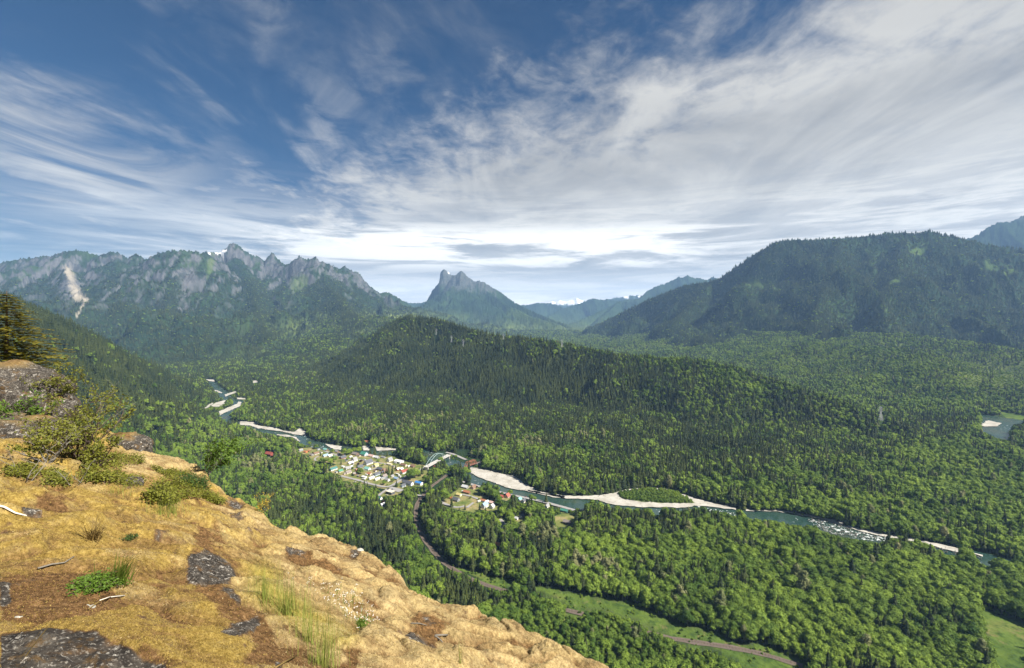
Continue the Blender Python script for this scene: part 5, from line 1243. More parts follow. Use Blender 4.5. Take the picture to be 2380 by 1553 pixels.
def soft(polys, r):
    m = np.zeros((1700, 2400), np.float32)
    for p in polys: fill_poly(m, p, 1.0)
    for axis in (0, 1):
        for _ in range(2):
            c = np.cumsum(np.concatenate([np.zeros_like(np.take(m, [0], axis)), m], axis), axis); n = m.shape[axis]
            i0 = np.clip(np.arange(n) - r, 0, n); i1 = np.clip(np.arange(n) + r + 1, 0, n)
            m = (np.take(c, i1, axis) - np.take(c, i0, axis)) / (2 * r + 1)
    return m
def I3(p): return [(433.9 + .2419 * x, 1177.6 + .2419 * y) for x, y in p]
def I4(p): return [(.2219 * x, 1208.6 + .2219 * y) for x, y in p]
def I2(p): return [(347 + .1406 * x, 1053.7 + .1406 * y) for x, y in p]
def I1(p): return [(.3336 * x, 1035 + .3336 * y) for x, y in p]
ROCKP = [I3([(20, 440), (200, 415), (450, 555), (520, 620), (420, 690), (300, 705), (0, 670)]), I3([(320, 750), (400, 760), (540, 870), (500, 890)]), I3([(310, 1230), (400, 1105), (640, 1055), (730, 1090), (600, 1195), (400, 1295)]), I3([(150, 15), (300, 20), (480, 55), (645, 140), (480, 105), (280, 65)]),
         I3([(950, 405), (1100, 420), (1190, 460), (960, 445)]), H([(285, 1195), (450, 1285), (670, 1385), (520, 1370), (380, 1285)]), I4([(-200, 1130), (60, 1175), (330, 1185), (600, 1165), (1000, 1205), (1250, 1335), (1450, 1445), (1740, 1570), (1740, 2200), (-200, 2200)]), I4([(0, 620), (90, 640), (130, 860), (0, 930)]),
         I2([(1190, 720), (1400, 800), (1640, 930), (1560, 920), (1350, 850)]), I2([(1100, 920), (1350, 990), (1720, 1120), (1500, 1110), (1250, 1010)]), H([(550, 1210), (640, 1235), (680, 1255), (580, 1240)]), I3([(1540, 440), (1650, 415), (1700, 440), (1560, 470)]), I1([(150, 430), (300, 440), (300, 465), (170, 465)]), I3([(850, 1500), (920, 1500), (920, 1535), (850, 1535)])]
BROWNP = [I4([(0, 520), (400, 540), (700, 480), (720, 700), (850, 800), (1150, 790), (1450, 870), (1200, 960), (900, 1040), (400, 1080), (0, 1060)]), I3([(0, 680), (300, 690), (450, 830), (700, 1000), (760, 1090), (900, 1250), (1010, 1400), (800, 1553), (480, 1553), (720, 1300), (420, 1130), (280, 1060), (190, 850)]),
          I3([(950, 440), (1300, 470), (1650, 660), (1480, 650), (1050, 560)]), I3([(20, 340), (300, 360), (560, 540), (560, 640), (400, 720), (480, 620), (300, 440), (20, 440)]), I1([(0, 480), (110, 490), (60, 560), (0, 540)]), I1([(1350, 570), (1500, 560), (1600, 640), (1480, 680), (1350, 640)]), H([(460, 1220), (560, 1195), (860, 1240), (720, 1290), (660, 1390), (500, 1290)]),
          I4([(900, 1150), (1300, 1250), (1600, 1420), (1800, 1553), (1500, 1460), (1200, 1300)]), I1([(1980, 700), (2200, 740), (2350, 830), (2000, 830)]), H([(0, 1410), (150, 1440), (120, 1553), (0, 1553)]), I1([(200, 340), (450, 330), (600, 400), (300, 420)]), I3([(1450, 1380), (1650, 1370), (1640, 1460), (1500, 1480)])]
GREENP = [I3([(500, 720), (800, 700), (1100, 880), (1500, 1160), (1720, 1210), (1500, 1330), (1100, 1180), (700, 930)]), I3([(560, 560), (800, 520), (900, 700), (700, 760)])]
soft_rock = soft(ROCKP, 14)
MROCK, MBROWN, MGREEN = soft(ROCKP, 5), soft(BROWNP, 12), soft(GREENP, 16)
def samp(m, px, py):
    ix = np.clip(px, 0, m.shape[1] - 1).astype(int); iy = np.clip(py, 0, m.shape[0] - 1).astype(int); return m[iy, ix]

def ledge_surface(X, d):
    dE, ZE = lookup(X); di = np.minimum(d, dE)
    z = tps(X * di, di)
    zE = tps(X * dE, dE); fix = ZE * dE - zE
    z = z + fix * smooth(.55, 1.0, di / dE)
    sd = np.maximum(d - dE, 0)
    z = z + (ZE - .06) * sd - .40 * sd ** 1.75
    x, y = X * d, d
    pxv = CX + F * X; pyv = HY - F * z / d
    n1 = fbm(x / .5, y / .5, 4, 301)
    rk = smooth(.28, .74, samp(MROCK, pxv, pyv) + .34 * n1 + .26 * fbm(x / .12, y / .12, 3, 305)); rk = np.where(sd > 1.5, 1.0, rk)
    br = smooth(.3, .75, .85 * samp(MBROWN, pxv, pyv) + .35 * n1 + .2 * fbm(x / .15, y / .15, 3, 306) - .05 + .5 * smooth(.25, .8, fbm(x / .8, y / .8, 3, 307)))
    kh = np.where(sd > 1.5, 1.0, smooth(.02, .95, samp(soft_rock, pxv, pyv) + .25 * n1))
    # cushions of moss, drawn out down the slope
    wx = x + .22 * fbm(x / .9, y / .9, 3, 311); wy = y + .22 * fbm(x / .9, y / .9, 3, 312)
    a = (wx * .82 - wy * .57); b = (wx * .57 + wy * .82)
    big = np.abs(pn(a / .95, b / 1.9, 321)); mid = np.abs(pn(a / .38 + 3, b / .62, 322)); sm = np.abs(pn(wx / .15, wy / .17, 323)); fin = np.abs(pn(x / .055, y / .055, 324))
    amp = smooth(1.6, 5, d) * .86 + .14
    cush = amp * (.33 * np.minimum(big, .8) + .16 * np.minimum(mid, .8)) + .036 * np.sqrt(amp) * sm + .007 * fin
    rough = .05 * fbm(x / .3, y / .3, 5, 331) + .012 * pn(x / .03, y / .03, 332)
    grain = .0035 * (_hash((x * 4e4).astype(np.int64), (y * 4e4).astype(np.int64), 5) % 1000 / 500. - 1) * np.clip(d / 3, .5, 2.5)
    k = kh
    z = z + (cush - .16 * amp) * (1 - k) * (1 - .3 * br) + k * (rough * .7 - .02 * amp) + grain * (1 - k * .6)
    crease_shade = smooth(.24, .02, mid) * .7 + smooth(.26, .03, big) * .8  # shade in the folds between cushions, painted in as darker brown
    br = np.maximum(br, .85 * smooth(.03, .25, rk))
    br = np.clip(br + .30 * smooth(560, 250, pxv) * smooth(1180, 1400, pyv) + .75 * crease_shade * (1 - rk), 0, 1)
    return z, rk, br
NX, ND = 1500, 1000
lx = np.linspace(-2.0, 1.05, NX); ld = np.concatenate([np.geomspace(.75, 18.5, 940, endpoint=False), np.geomspace(18.5, 50, 60)])
LX, LD = np.meshgrid(lx, ld)
LZ, LROCK, LBR = ledge_surface(LX, LD)
LPX = CX + F * LX; LPY = HY - F * LZ / LD
LTAN = smooth(480, 700, LPX + 120 * fbm(LX * LD / 1.5, LD / 1.5, 3, 341)) * (1 - .8 * samp(MGREEN, LPX, LPY)) * .85
LTAN = np.maximum(LTAN, .85 * smooth(1130, 1080, LPY) * smooth(230, 330, LPX))
LTAN = np.clip(LTAN + .45 * smooth(.25, .7, fbm(LX * LD / .7, LD / .7, 3, 342)), 0, 1)
LGRN = samp(MGREEN, LPX, LPY)

def ledge_mat():
    k = new_mat('moss_and_rock', .95, .1)
    co = k.node('ShaderNodeNewGeometry').outputs['Position']
    f1 = k.noise(co, 22, 5, .7); f2 = k.noise(co, 4.5, 5, .65); f3 = k.noise(co, 70, 4, .75)
    gold = k.ramp(f1, [(.28, (0.080, 0.053, 0.013)), (.42, (0.208, 0.140, 0.034)), (.56, (0.320, 0.228, 0.060)), (.72, (0.416, 0.312, 0.104))])
    tan = k.ramp(f1, [(.28, (0.136, 0.104, 0.052)), (.42, (0.30, 0.222, 0.105)), (.56, (0.41, 0.312, 0.150)), (.74, (0.48, 0.388, 0.21))])
    c = k.mix(k.attr('tan'), gold, tan)
    c = k.mix(k.math('MULTIPLY', k.step(.46, .64, f2), .75), c, k.mix(.6, c, (.17, .145, .085)))
    c = k.mix(k.math('MULTIPLY', k.step(.52, .70, k.noise(co, 9, 5, .7)), .6), c, (.16, .085, .028))
    brown = k.ramp(f1, [(.3, (0.028, 0.017, 0.008)), (.45, (0.096, 0.054, 0.022)), (.58, (0.176, 0.100, 0.042)), (.72, (0.288, 0.184, 0.088))])
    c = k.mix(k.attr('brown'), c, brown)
    c = k.mix(k.math('MULTIPLY', k.attr('green'), .35), c, (.20, .22, .03))
    rock = k.ramp(k.noise(co, 9, 7, .75), [(.32, (.012, .011, .010)), (.5, (.042, .037, .032)), (.62, (.085, .075, .062)), (.72, (.15, .14, .12))])
    rock = k.mix(k.step(.555, .63, k.noise(co, 13, 6, .75, .6)), rock, (.38, .355, .31))
    rock = k.mix(k.math('MULTIPLY', k.step(.56, .66, k.noise(co, 55, 3, .6)), .7), rock, (.27, .25, .215))
    rock = k.mix(k.math('MULTIPLY', k.step(.54, .64, k.noise(co, 5.5, 5, .7)), .8), rock, (.10, .062, .026))
    c = k.mix(k.attr('rock'), c, rock)
    c = k.mix(k.math('MULTIPLY', k.step(.50, .36, f3), .55), c, k.mix(.55, c, (.03, .017, .006)))
    k.put(k.bsdf, 'Base Color', c)
    b = k.node('ShaderNodeBump', inp={'Strength': .8, 'Distance': .012}); k.put(b, 'Height', k.math('ADD', f3, k.math('MULTIPLY', f1, 1.5))); k.put(k.bsdf, 'Normal', b.outputs[0])
    return k.m
LEDGE_M = ledge_mat()
i_ = (np.arange(ND - 1)[:, None] * NX + np.arange(NX - 1)[None, :]).ravel()
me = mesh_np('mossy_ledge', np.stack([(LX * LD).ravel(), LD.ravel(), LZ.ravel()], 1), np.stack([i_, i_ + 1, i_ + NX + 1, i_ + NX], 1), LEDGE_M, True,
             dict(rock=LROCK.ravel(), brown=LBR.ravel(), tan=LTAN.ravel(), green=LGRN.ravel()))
tag(link('mossy_ledge', me), 'rock ledge covered in golden moss at the lower left', None, None, 'structure')

def on_ledge(px, py, sink=0.0):
    """the spot of the ledge seen at a place of the picture"""
    X = (px - CX) / F; j = int(np.clip(round((X - lx[0]) / (lx[1] - lx[0])), 0, NX - 1))
    yy = LPY[:, j]; dE = float(lookup(np.array([X]))[0][0])
    for i in range(ND - 1):
        if yy[i] > py >= yy[i + 1] or (yy[i + 1] < py and ld[i] > 1): return Vector((X * ld[i], ld[i], LZ[i, j] - sink))
        if ld[i] > dE: break
    i = int(np.searchsorted(ld, dE)); return Vector((X * ld[i], ld[i], LZ[i, j] - sink))

# short moss sprigs standing out of the cushions
def sprig(seed, n, h):
    R = random.Random(seed); f = Fol()
    for q in range(n):
        a = R.random() * 6.28; b = R.random() * 6.28; r = R.random() * .8; hh = h * (.5 + .7 * R.random()); w_ = .10 + .08 * R.random()
        x, y = r * math.cos(a), r * math.sin(a); lx_, ly_ = .5 * math.cos(b) * hh, .5 * math.sin(b) * hh
        f.quadfan([(x - w_ * math.sin(b), y + w_ * math.cos(b), -.3), (x + w_ * math.sin(b), y - w_ * math.cos(b), -.3), (x + lx_, y + ly_, hh)], [(0, 1, 2)])
    return f
def sprig_mat(name, a, b, c_):
    k = new_mat(name, .9, .1); r = k.node('ShaderNodeObjectInfo').outputs['Random']
    k.put(k.bsdf, 'Base Color', k.ramp(r, [(0, a), (.55, b), (1, c_)])); return k.m
MG = sprig_mat('golden_moss', (0.152, 0.100, 0.021), (0.320, 0.228, 0.056), (0.416, 0.312, 0.104)); MT = sprig_mat('tan_moss', (0.24, 0.175, 0.075), (0.45, 0.345, 0.165), (0.53, 0.43, 0.24)); MBn = sprig_mat('brown_litter_crease_shade', (0.056, 0.030, 0.013), (0.160, 0.088, 0.036), (0.336, 0.216, 0.104))
SPR = []
for mt, nm in ((MG, 'gold'), (MT, 'tan'), (MBn, 'brown')):
    for s_ in range(3): SPR.append(bpy.data.objects.new('sprig_' + nm, fol_mesh('sprig_' + nm, sprig(s_ + 7, 12, 1.3 if nm != 'brown' else .8), mt)))
NSP = 170000
# even in the picture: draw places on the grid by their screen area
dpy = np.maximum(-(LPY[1:, :-1] - LPY[:-1, :-1]), 0); wgt = np.minimum(dpy, 3.0) * ((LD[:-1, :-1] < lookup(LX[:-1, :-1])[0] + .4) & (LPX[:-1, :-1] > -150) & (LPY[:-1, :-1] < 1750))
cw = np.cumsum(wgt.ravel()); pick = np.searchsorted(cw, rng.random(NSP) * cw[-1]); pi_, pj_ = np.divmod(pick, NX - 1)
u_, v2_ = rng.random(NSP), rng.random(NSP)
def bil(a): return (a[pi_, pj_] * (1 - u_) + a[pi_, pj_ + 1] * u_) * (1 - v2_) + (a[pi_ + 1, pj_] * (1 - u_) + a[pi_ + 1, pj_ + 1] * u_) * v2_
sX, sD, sZ, sR, sB, sT = bil(LX), bil(LD), bil(LZ), bil(LROCK), bil(LBR), bil(LTAN)
ok = rng.random(NSP) > sR * 1.6
typ = np.where(rng.random(NSP) < sB * .9, 2, np.where(rng.random(NSP) < sT, 1, 0))  # brown sprigs mark litter and also carry the painted shade of the folds
sc_ = (.0026 + .0006 * sD) * rng.uniform(.7, 1.4, NSP)
wood('moss', 'golden and tan moss covering the lookout ledge', SPR, np.stack([sX * sD, sD, sZ], 1)[ok], (typ * 3 + rng.integers(0, 3, NSP))[ok], np.stack([rng.normal(0, .25, NSP), rng.normal(0, .25, NSP), rng.uniform(0, 6.28, NSP)], 1)[ok], np.stack([sc_, sc_, sc_], 1)[ok])
# ------------------------------------------------------------------ plants, sticks and stones on the ledge
def leafmat(name, a, b, trans=.35):
    k = new_mat(name, .6, .3)
    pos = k.node('ShaderNodeNewGeometry').outputs['Position']
    n = k.noise(pos, 9, 3, .6); c = k.mix(n, a, b)
    rnd = k.node('ShaderNodeNewGeometry').outputs['Random Per Island']
    c = k.mix(k.math('MULTIPLY', rnd, .6), c, k.mix(.6, c, (b[0] * 1.3, b[1] * 1.2, b[2])))
    k.put(k.bsdf, 'Base Color', c); tr = k.node('ShaderNodeBsdfTranslucent'); k.put(tr, 'Color', c)
    mx = k.node('ShaderNodeMixShader'); mx.inputs[0].default_value = trans
    k.l.new(k.bsdf.outputs[0], mx.inputs[1]); k.l.new(tr.outputs[0], mx.inputs[2]); k.l.new(mx.outputs[0], k.n['Material Output'].inputs[0]); return k.m
LEAF_G = leafmat('shrub_leaves', (.07, .09, .012), (.21, .22, .03)); LEAF_B = leafmat('bright_mat_leaves', (.05, .11, .012), (.12, .20, .024)); LEAF_D = leafmat('dark_shrub_leaves', (.025, .055, .014), (.06, .11, .022)); LEAF_Y = leafmat('yellow_leaves', (.28, .24, .03), (.45, .34, .05))
GRASS_G = leafmat('green_grass', (.12, .17, .03), (.30, .35, .08)); GRASS_T = leafmat('tuft_grass', (.05, .09, .010), (.15, .20, .03)); GRASS_D = leafmat('dry_grass', (.14, .09, .03), (.30, .22, .08)); NEED = leafmat('hemlock_needles', (.075, .085, .010), (.24, .21, .026), .3)
TWIG = flat_mat('dark_twig', (.075, .055, .045), .9, .35, 30); GREYTWIG = flat_mat('lichen_twig', (.17, .155, .13), .95, .4, 40); DEADWOOD = flat_mat('bleached_wood', (.62, .58, .50), .9, .3, 30); PETAL = flat_mat('white_petals', (.82, .80, .76), .8, .05)

def leaf_at(f, p, n, size, R, slim=.55):
    t1 = n.cross(Vector((R.uniform(-1, 1), R.uniform(-1, 1), R.uniform(-1, 1)))).normalized(); t2 = n.cross(t1)
    f.quadfan([tuple(p - t1 * size * .5), tuple(p + t2 * size * slim * .5 + n * size * .08), tuple(p + t1 * size * .5), tuple(p - t2 * size * slim * .5 + n * size * .08)], [(0, 1, 2, 3)])

def branchy(seed, height, spread, stems, depth, leaf, per, lean=(0, 0, 0), gnarl=.35, rad=.012, leaf_from=.3):
    """stems that fork; leaves along the outer twigs. Returns (stems MB, leaves Fol)"""
    R = random.Random(seed); m = MB(); f = Fol(); ln = Vector(lean)
    def grow(p, d, L, r, lev):
        pts = [p]; n = 4
        for i in range(n):
            d = (d + Vector((R.gauss(0, gnarl), R.gauss(0, gnarl), R.gauss(0, gnarl * .6))) * .5 + ln * .12).normalized(); pts.append(pts[-1] + d * L / n)
        m.tube(pts, [r * (1 - .16 * i) for i in range(n + 1)], 4 if lev else 5)
        if lev >= depth - 1 or leaf_from <= 0:
            for q in range(per):
                t = R.uniform(leaf_from if lev == 0 else 0, 1) * n; i = min(n - 1, int(t)); b = pts[i].lerp(pts[i + 1], t - i)
                nn = Vector((R.gauss(0, .6), R.gauss(0, .6), R.uniform(.1, 1))).normalized()
                leaf_at(f, b + Vector((R.gauss(0, leaf * .7), R.gauss(0, leaf * .7), R.gauss(0, leaf * .5))), nn, leaf * R.uniform(.7, 1.35), R)
        if lev < depth:
            for q in range(R.choice((2, 3, 3))):
                i = R.choice((1, 2, 3, 4)); a = R.random() * 6.28
                dd = (d * .7 + Vector((math.cos(a), math.sin(a), R.uniform(-.15, .8))) * .8).normalized(); grow(pts[i], dd, L * R.uniform(.5, .75), r * .55, lev + 1)
    for s_ in range(stems):
        a = s_ * 2.4 + R.random(); d = Vector((math.cos(a) * spread, math.sin(a) * spread, 1)).normalized()
        grow(Vector((math.cos(a), math.sin(a), 0)) * .05 * spread, d, height * R.uniform(.45, .65), rad, 0)
    return m, f

def shrub(name, pos, label, cat, seed, height, spread, stems, depth, leaf, per, lmat, smat, group=None, rz=0, **kw):
    m, f = branchy(seed, height, spread, stems, depth, leaf, per, **kw)
    r = empty(name, tuple(pos), rz); tag(r, label, cat, group)
    m.build('stems', smat, r)
    if f.v: link('leaves', fol_mesh('leaves', f, lmat), r)
    return r

def blades(seed, n, h, spread, lean, w_=.004, curve=.5, base=.05):
    R = random.Random(seed); f = Fol()
    for q in range(n):
        a = R.random() * 6.28; r = base * abs(R.gauss(0, .75)); x, y = r * math.cos(a), r * math.sin(a); b = R.random() * 6.28; L = h * R.uniform(.5, 1.1)
        d = Vector((math.cos(b) * spread * R.random() + lean[0], math.sin(b) * spread * R.random() + lean[1], 1)).normalized(); side = Vector((-d.y - .01, d.x, 0)).normalized() if abs(d.x) + abs(d.y) > 1e-4 else Vector((1, 0, 0))
        side = (side + Vector((R.uniform(-1, 1), R.uniform(-1, 1), 0)) * .8).normalized(); p = Vector((x, y, -.02)); P = []
        for i in range(5):
            ww = w_ * (1 - i / 4.3); P += [tuple(p - side * ww), tuple(p + side * ww)]; d = (d + Vector((d.x, d.y, -.18)) * curve * .35).normalized(); p = p + d * L / 4
        f.quadfan(P, [(2 * i, 2 * i + 1, 2 * i + 3, 2 * i + 2) for i in range(4)])
    return f
def tuft(name, px, py, label, cat, seed, n, hpx, spread, lean, mat, group=None, w_=.004, curve=.5, basepx=10):
    p = on_ledge(px, py); sc = p.y / F
    f = blades(seed, n, hpx * sc, spread, lean, w_, curve, basepx * sc); o = link(name, fol_mesh(name, f, mat)); o.location = p; tag(o, label, cat, group); return o

tuft('grass_tuft', 213, 1254, 'brown and olive arching grass tuft on golden moss', 'grass tuft', 1, 110, 70, .75, (.05, .1), GRASS_D, w_=.0045, curve=.8, basepx=13)
tuft('grass_tuft', 272, 1350, 'dark green upright grass tuft rising from a leafy mat', 'grass tuft', 2, 130, 74, .35, (.40, -.05), GRASS_T, w_=.0042, curve=.25, basepx=24)
tuft('grass_stalk', 45, 1530, 'long dry grass stalk leaning at the left edge', 'grass stalk', 3, 3, 215, .05, (.6, .12), GRASS_D, w_=.003, curve=.2, basepx=8)
tg = 'fine green grasses on the ledge'
for i, (px, py, n, hp, bp, lab) in enumerate([(615, 1392, 80, 88, 34, 'thin green grass clump beside the dark lichen rock, uppermost of four'), (668, 1428, 120, 112, 40, 'dense green grass clump in the middle of the ledge'), (720, 1490, 75, 112, 46, 'thin green grass clump right of the brown litter'),
                                           (752, 1548, 110, 122, 40, 'green grass clump cut by the bottom edge'), (372, 1190, 150, 42, 44, 'short green grass patch among the low shrubs'), (402, 1192, 70, 36, 14, 'pale green grass sprig below the low shrubs'), (262, 1145, 90, 26, 40, 'short grass at the lower edge of the left shrub mat'), (150, 1115, 110, 28, 60, 'green grass fringe under the twiggy left shrub'), (1070, 1540, 9, 95, 6, 'few thin pale stalks near the bottom of the ledge')]):
    tuft('grass_clump', px, py, lab, 'grass', 10 + i, n, hp, .16, (.02, 0), GRASS_G, tg, w_=.0020 + .0003 * (i > 3), curve=.2, basepx=bp)
p = on_ledge(235, 1362)
def mat_plant(name, poly, label, seed, n, leaf, hgt, mat, group='low leafy mats on the ledge', cat='shrub'):
    """a creeping mat: short shoots with small leaves, following the ground"""
    R = random.Random(seed); P = np.array(poly); lo, hi_ = P.min(0), P.max(0); f = Fol(); m = MB(); org = None; c = 0
    while c < n:
        x, y = R.uniform(lo[0], hi_[0]), R.uniform(lo[1], hi_[1])
        if not inside(np.array([x]), np.array([y]), P)[0]: continue
        g = on_ledge(x, y); c += 1
        if org is None: org = g.copy()
        g = g - org; h = hgt * R.uniform(.3, 1.0) * (1 + .5 * pn(np.array([x / 14.]), np.array([y / 9.]), seed)[0]); top = g + Vector((R.gauss(0, .03), R.gauss(0, .03), h))
        if c % 3 == 0: m.tube([g - Vector((0, 0, .03)), g.lerp(top, .5) + Vector((R.gauss(0, .01), R.gauss(0, .01), 0)), top], [.003, .0025, .0015], 4)
        for q in range(6):
            b = g.lerp(top, R.uniform(.3, 1.05)) + Vector((R.gauss(0, leaf * 1.1), R.gauss(0, leaf * 1.1), R.gauss(0, leaf * .3)))
            leaf_at(f, b, Vector((R.gauss(0, .5), R.gauss(0, .5), 1)).normalized(), leaf * R.uniform(.7, 1.3), R, .7)
    r = empty(name, tuple(org)); tag(r, label, cat, group); m.build('stems', TWIG, r); link('leaves', fol_mesh('leaves', f, mat), r); return r
mat_plant('leafy_mat', I4([(760, 690), (930, 590), (1060, 580), (1290, 640), (1290, 690), (1150, 720), (960, 760), (820, 770)]), 'bright green leafy mat round the dark green grass tuft', 1, 330, .017, .03, LEAF_B)
mat_plant('leafy_mat', I4([(1270, 190), (1440, 150), (1440, 185), (1320, 220)]), 'tiny dark green mat on the golden moss behind the tuft', 2, 60, .016, .03, LEAF_D)
mat_plant('low_shrub', I2([(150, 520), (420, 430), (700, 520), (950, 640), (1000, 740), (700, 760), (450, 800), (330, 900), (100, 800), (-80, 700)]), 'broad green shrub mat in the middle of the ledge top', 3, 850, .036, .17, LEAF_G)
mat_plant('low_shrub', I2([(950, 640), (1250, 800), (1200, 870), (1050, 830), (880, 720)]), 'green shrub strip pointing right towards the rim', 4, 260, .036, .13, LEAF_G)
mat_plant('low_shrub', I2([(480, 470), (700, 420), (950, 470), (960, 620), (760, 600), (560, 560)]), 'dark green shrub clump against the rim rock', 5, 260, .045, .22, LEAF_D)
mat_plant('low_shrub', I2([(20, 190), (250, 280), (500, 300), (720, 330), (480, 395), (280, 405), (60, 260)]), 'thin green shrub band below the pale moss dome', 6, 300, .036, .12, LEAF_G)
mat_plant('low_shrub', I1([(570, 105), (800, 70), (1000, 85), (1010, 130), (850, 150), (700, 180), (590, 170)]), 'green shrub mat behind the grey stone', 7, 420, .04, .17, LEAF_G)
mat_plant('low_shrub', I1([(560, 190), (800, 200), (1040, 250), (950, 300), (760, 270), (600, 250)]), 'green shrub mat in front of the grey stone', 8, 420, .036, .15, LEAF_G)
mat_plant('low_shrub', I1([(270, 190), (380, 160), (490, 240), (470, 290), (330, 280)]), 'dark green shrub mat left of the orange moss', 9, 150, .034, .10, LEAF_G)
mat_plant('low_shrub', I1([(20, 160), (200, 150), (300, 200), (200, 230), (40, 215)]), 'olive shrub mat at the left edge under the bare branches', 10, 240, .034, .12, LEAF_G)
# white flowering plants
def flowers(px, py, label, seed, n, hpx, wpx, leafy):
    p = on_ledge(px, py); sc = p.y / F; R = random.Random(seed); r = empty('white_flower_plant', tuple(p)); tag(r, label, 'flowering plant', 'white flowers on the ledge'); m = MB(); f = Fol(); lf = Fol()
    for q in range(n):
        x, y = R.gauss(0, wpx * sc * .5), R.gauss(0, wpx * sc * .5); g = Vector((x, y, -.28 * x - .3 * y)); t = g + Vector((R.gauss(0, .02), R.gauss(0, .02), hpx * sc * R.uniform(.4, 1)))
        m.tube([g - Vector((0, 0, .04)), t], [.0016, .001], 3)
        for e in range(4): leaf_at(f, t + Vector((R.gauss(0, .008), R.gauss(0, .008), R.gauss(0, .006))), Vector((R.gauss(0, .4), R.gauss(0, .4), 1)).normalized(), .0085, R, .9)
    for q in range(leafy):
        a = R.random() * 6.28; leaf_at(lf, Vector((R.gauss(0, wpx * sc * .25), R.gauss(0, wpx * sc * .25), R.uniform(0, hpx * sc * .5))), Vector((R.gauss(0, 1), R.gauss(0, 1), .5)).normalized(), .05, R, .2)
    m.build('stems', GRASS_G, r); link('petals', fol_mesh('petals', f, PETAL), r)
    if leafy: link('leaves', fol_mesh('leaves', lf, LEAF_B), r)
flowers(770, 1385, 'white flowers scattered over the moss, upper left of three', 1, 34, 34, 70, 10); flowers(805, 1408, 'white flowers on the pale moss, rightmost of three', 2, 42, 30, 55, 14); flowers(838, 1462, 'yellow white flowers on a bright green leafy tuft', 3, 40, 42, 44, 160)

# the rocks on the left
def rock(name, pts_scale, loc, label, seed, mosstop=True, rz=0, cat='boulder', detail=5):
    bm = bmesh.new(); bmesh.ops.create_icosphere(bm, subdivisions=detail, radius=1)
    V = np.array([v.co for v in bm.verts]); Fc = [tuple(v.index for v in q.verts) for q in bm.faces]; bm.free()
    s_ = np.sign(V) * np.abs(V) ** .72                 # blocky
    a, b, c = s_[:, 0], s_[:, 1], s_[:, 2]
    n = fbm(a * 1.3 + c * .7 + seed, b * 1.3 - c * .6, 4, seed); n2 = ridged(a * 2.1 + c, c * 3 + b, 3, seed + 9)
    V = s_ * (1 + .14 * n - .10 * n2)[:, None] * np.array(pts_scale)
    fine = fbm(V[:, 0] / .13 + V[:, 2] / .2, V[:, 1] / .13 - V[:, 2] / .15, 4, seed + 3) * .025
    V = V + s_ / np.linalg.norm(s_, axis=1)[:, None] * fine[:, None]
    up = smooth(.90, 1.08, s_[:, 2] / np.linalg.norm(s_, axis=1) + .25 * n) if mosstop else np.zeros(len(V))
    V[:, 2] += up * (.05 + .03 * np.abs(pn(V[:, 0] / .2, V[:, 1] / .2, seed)))
    me = mesh_np(name, V, Fc, LEDGE_M, True, dict(rock=1 - up, brown=np.clip(.55 + .6 * n, 0, 1) * up, tan=np.full(len(V), .35), green=np.zeros(len(V))))
    o = link(name, me); o.location = loc; o.rotation_euler = (0, .12, rz); tag(o, label, cat); return o
def dp(px, py, d): return Vector(wp(px, py, d))
rock('boulder', (1.6, 1.2, .78), dp(12, 912, 13.2), 'dark overhanging boulder with a mossy cap at the left edge', 5, rz=.3)
rock('boulder', (.42, .45, .30), dp(120, 955, 12.6), 'small lichen spotted rock tucked under the overhanging boulder', 8)
rock('boulder', (1.3, .9, .42), dp(40, 1012, 11.2), 'low mossy rock below the overhanging boulder', 12)
rock('boulder', (.75, .8, .42), dp(292, 1042, 15.4), 'grey rock step with mossy top at the far rim', 15, rz=.5)
rock('stone', (.22, .16, .12), on_ledge(302, 1122) , 'grey lichen stone between the shrub mats', 21, False, cat='stone', detail=4)
rock('stone', (.10, .07, .05), on_ledge(375, 1095), 'small brown stone below the pale moss dome', 22, False, cat='stone', detail=4)
LICH = flat_mat('pale_lichen', (.36, .35, .30), .95, .7, 40)
def lich(px, py, s_, label, seed):
    o = rock('stone', (s_, s_ * .8, s_ * .45), on_ledge(px, py), label, seed, False, cat='stone', detail=4); o.data.materials.clear(); o.data.materials.append(LICH); return o
lich(208, 1408, .026, 'white lichen covered stone on the brown litter', 31); lich(836, 1280, .075, 'white quartz stone on the rim of the ledge', 32); lich(44, 1432, .018, 'pale stone on dark rock near the left edge', 33); lich(388, 1172, .04, 'pale yellow stone at the foot of the shrub mat', 34)

# sticks
def stick(pts, r, mat, label, name='stick', cat='stick'):
    P = [on_ledge(px, py) + Vector((0, 0, up)) for px, py, up in pts]; org = P[0].copy(); m = MB(); m.tube([p_ - org for p_ in P], [r * (1 - .12 * i) for i in range(len(P))], 6)
    o = m.build(name, mat, None, True); o.location = org; tag(o, label, cat); return o
stick([(-30, 1176, .03), (10, 1186, .035), (35, 1193, .03), (62, 1199, .02)], .012, DEADWOOD, 'bleached white stick at the left edge')
stick([(232, 1398, .01), (255, 1392, .02), (290, 1385, .01)], .004, DEADWOOD, 'pale thin stick right of the leafy mat')
stick([(205, 1418, .01), (230, 1408, .03), (258, 1392, .02)], .003, GRASS_D, 'dry straw beside the white lichen stone')
stick([(88, 1325, .02), (120, 1318, .025), (150, 1308, .02), (172, 1296, .01)], .006, GREYTWIG, 'grey twig lying on the moss, left of the leafy mat')
stick([(1012, 1477, .01), (1028, 1480, .03), (1040, 1478, .02)], .012, GREYTWIG, 'short grey stick on the right part of the ledge')
stick([(1010, 1478, .01), (1022, 1486, .02), (1028, 1494, .01)], .010, GREYTWIG, 'second grey stick crossing on the right part of the ledge')
stick([(640, 1555, .01), (665, 1543, .02), (690, 1530, .02)], .004, GRASS_D, 'pale straw near the bottom of the ledge')
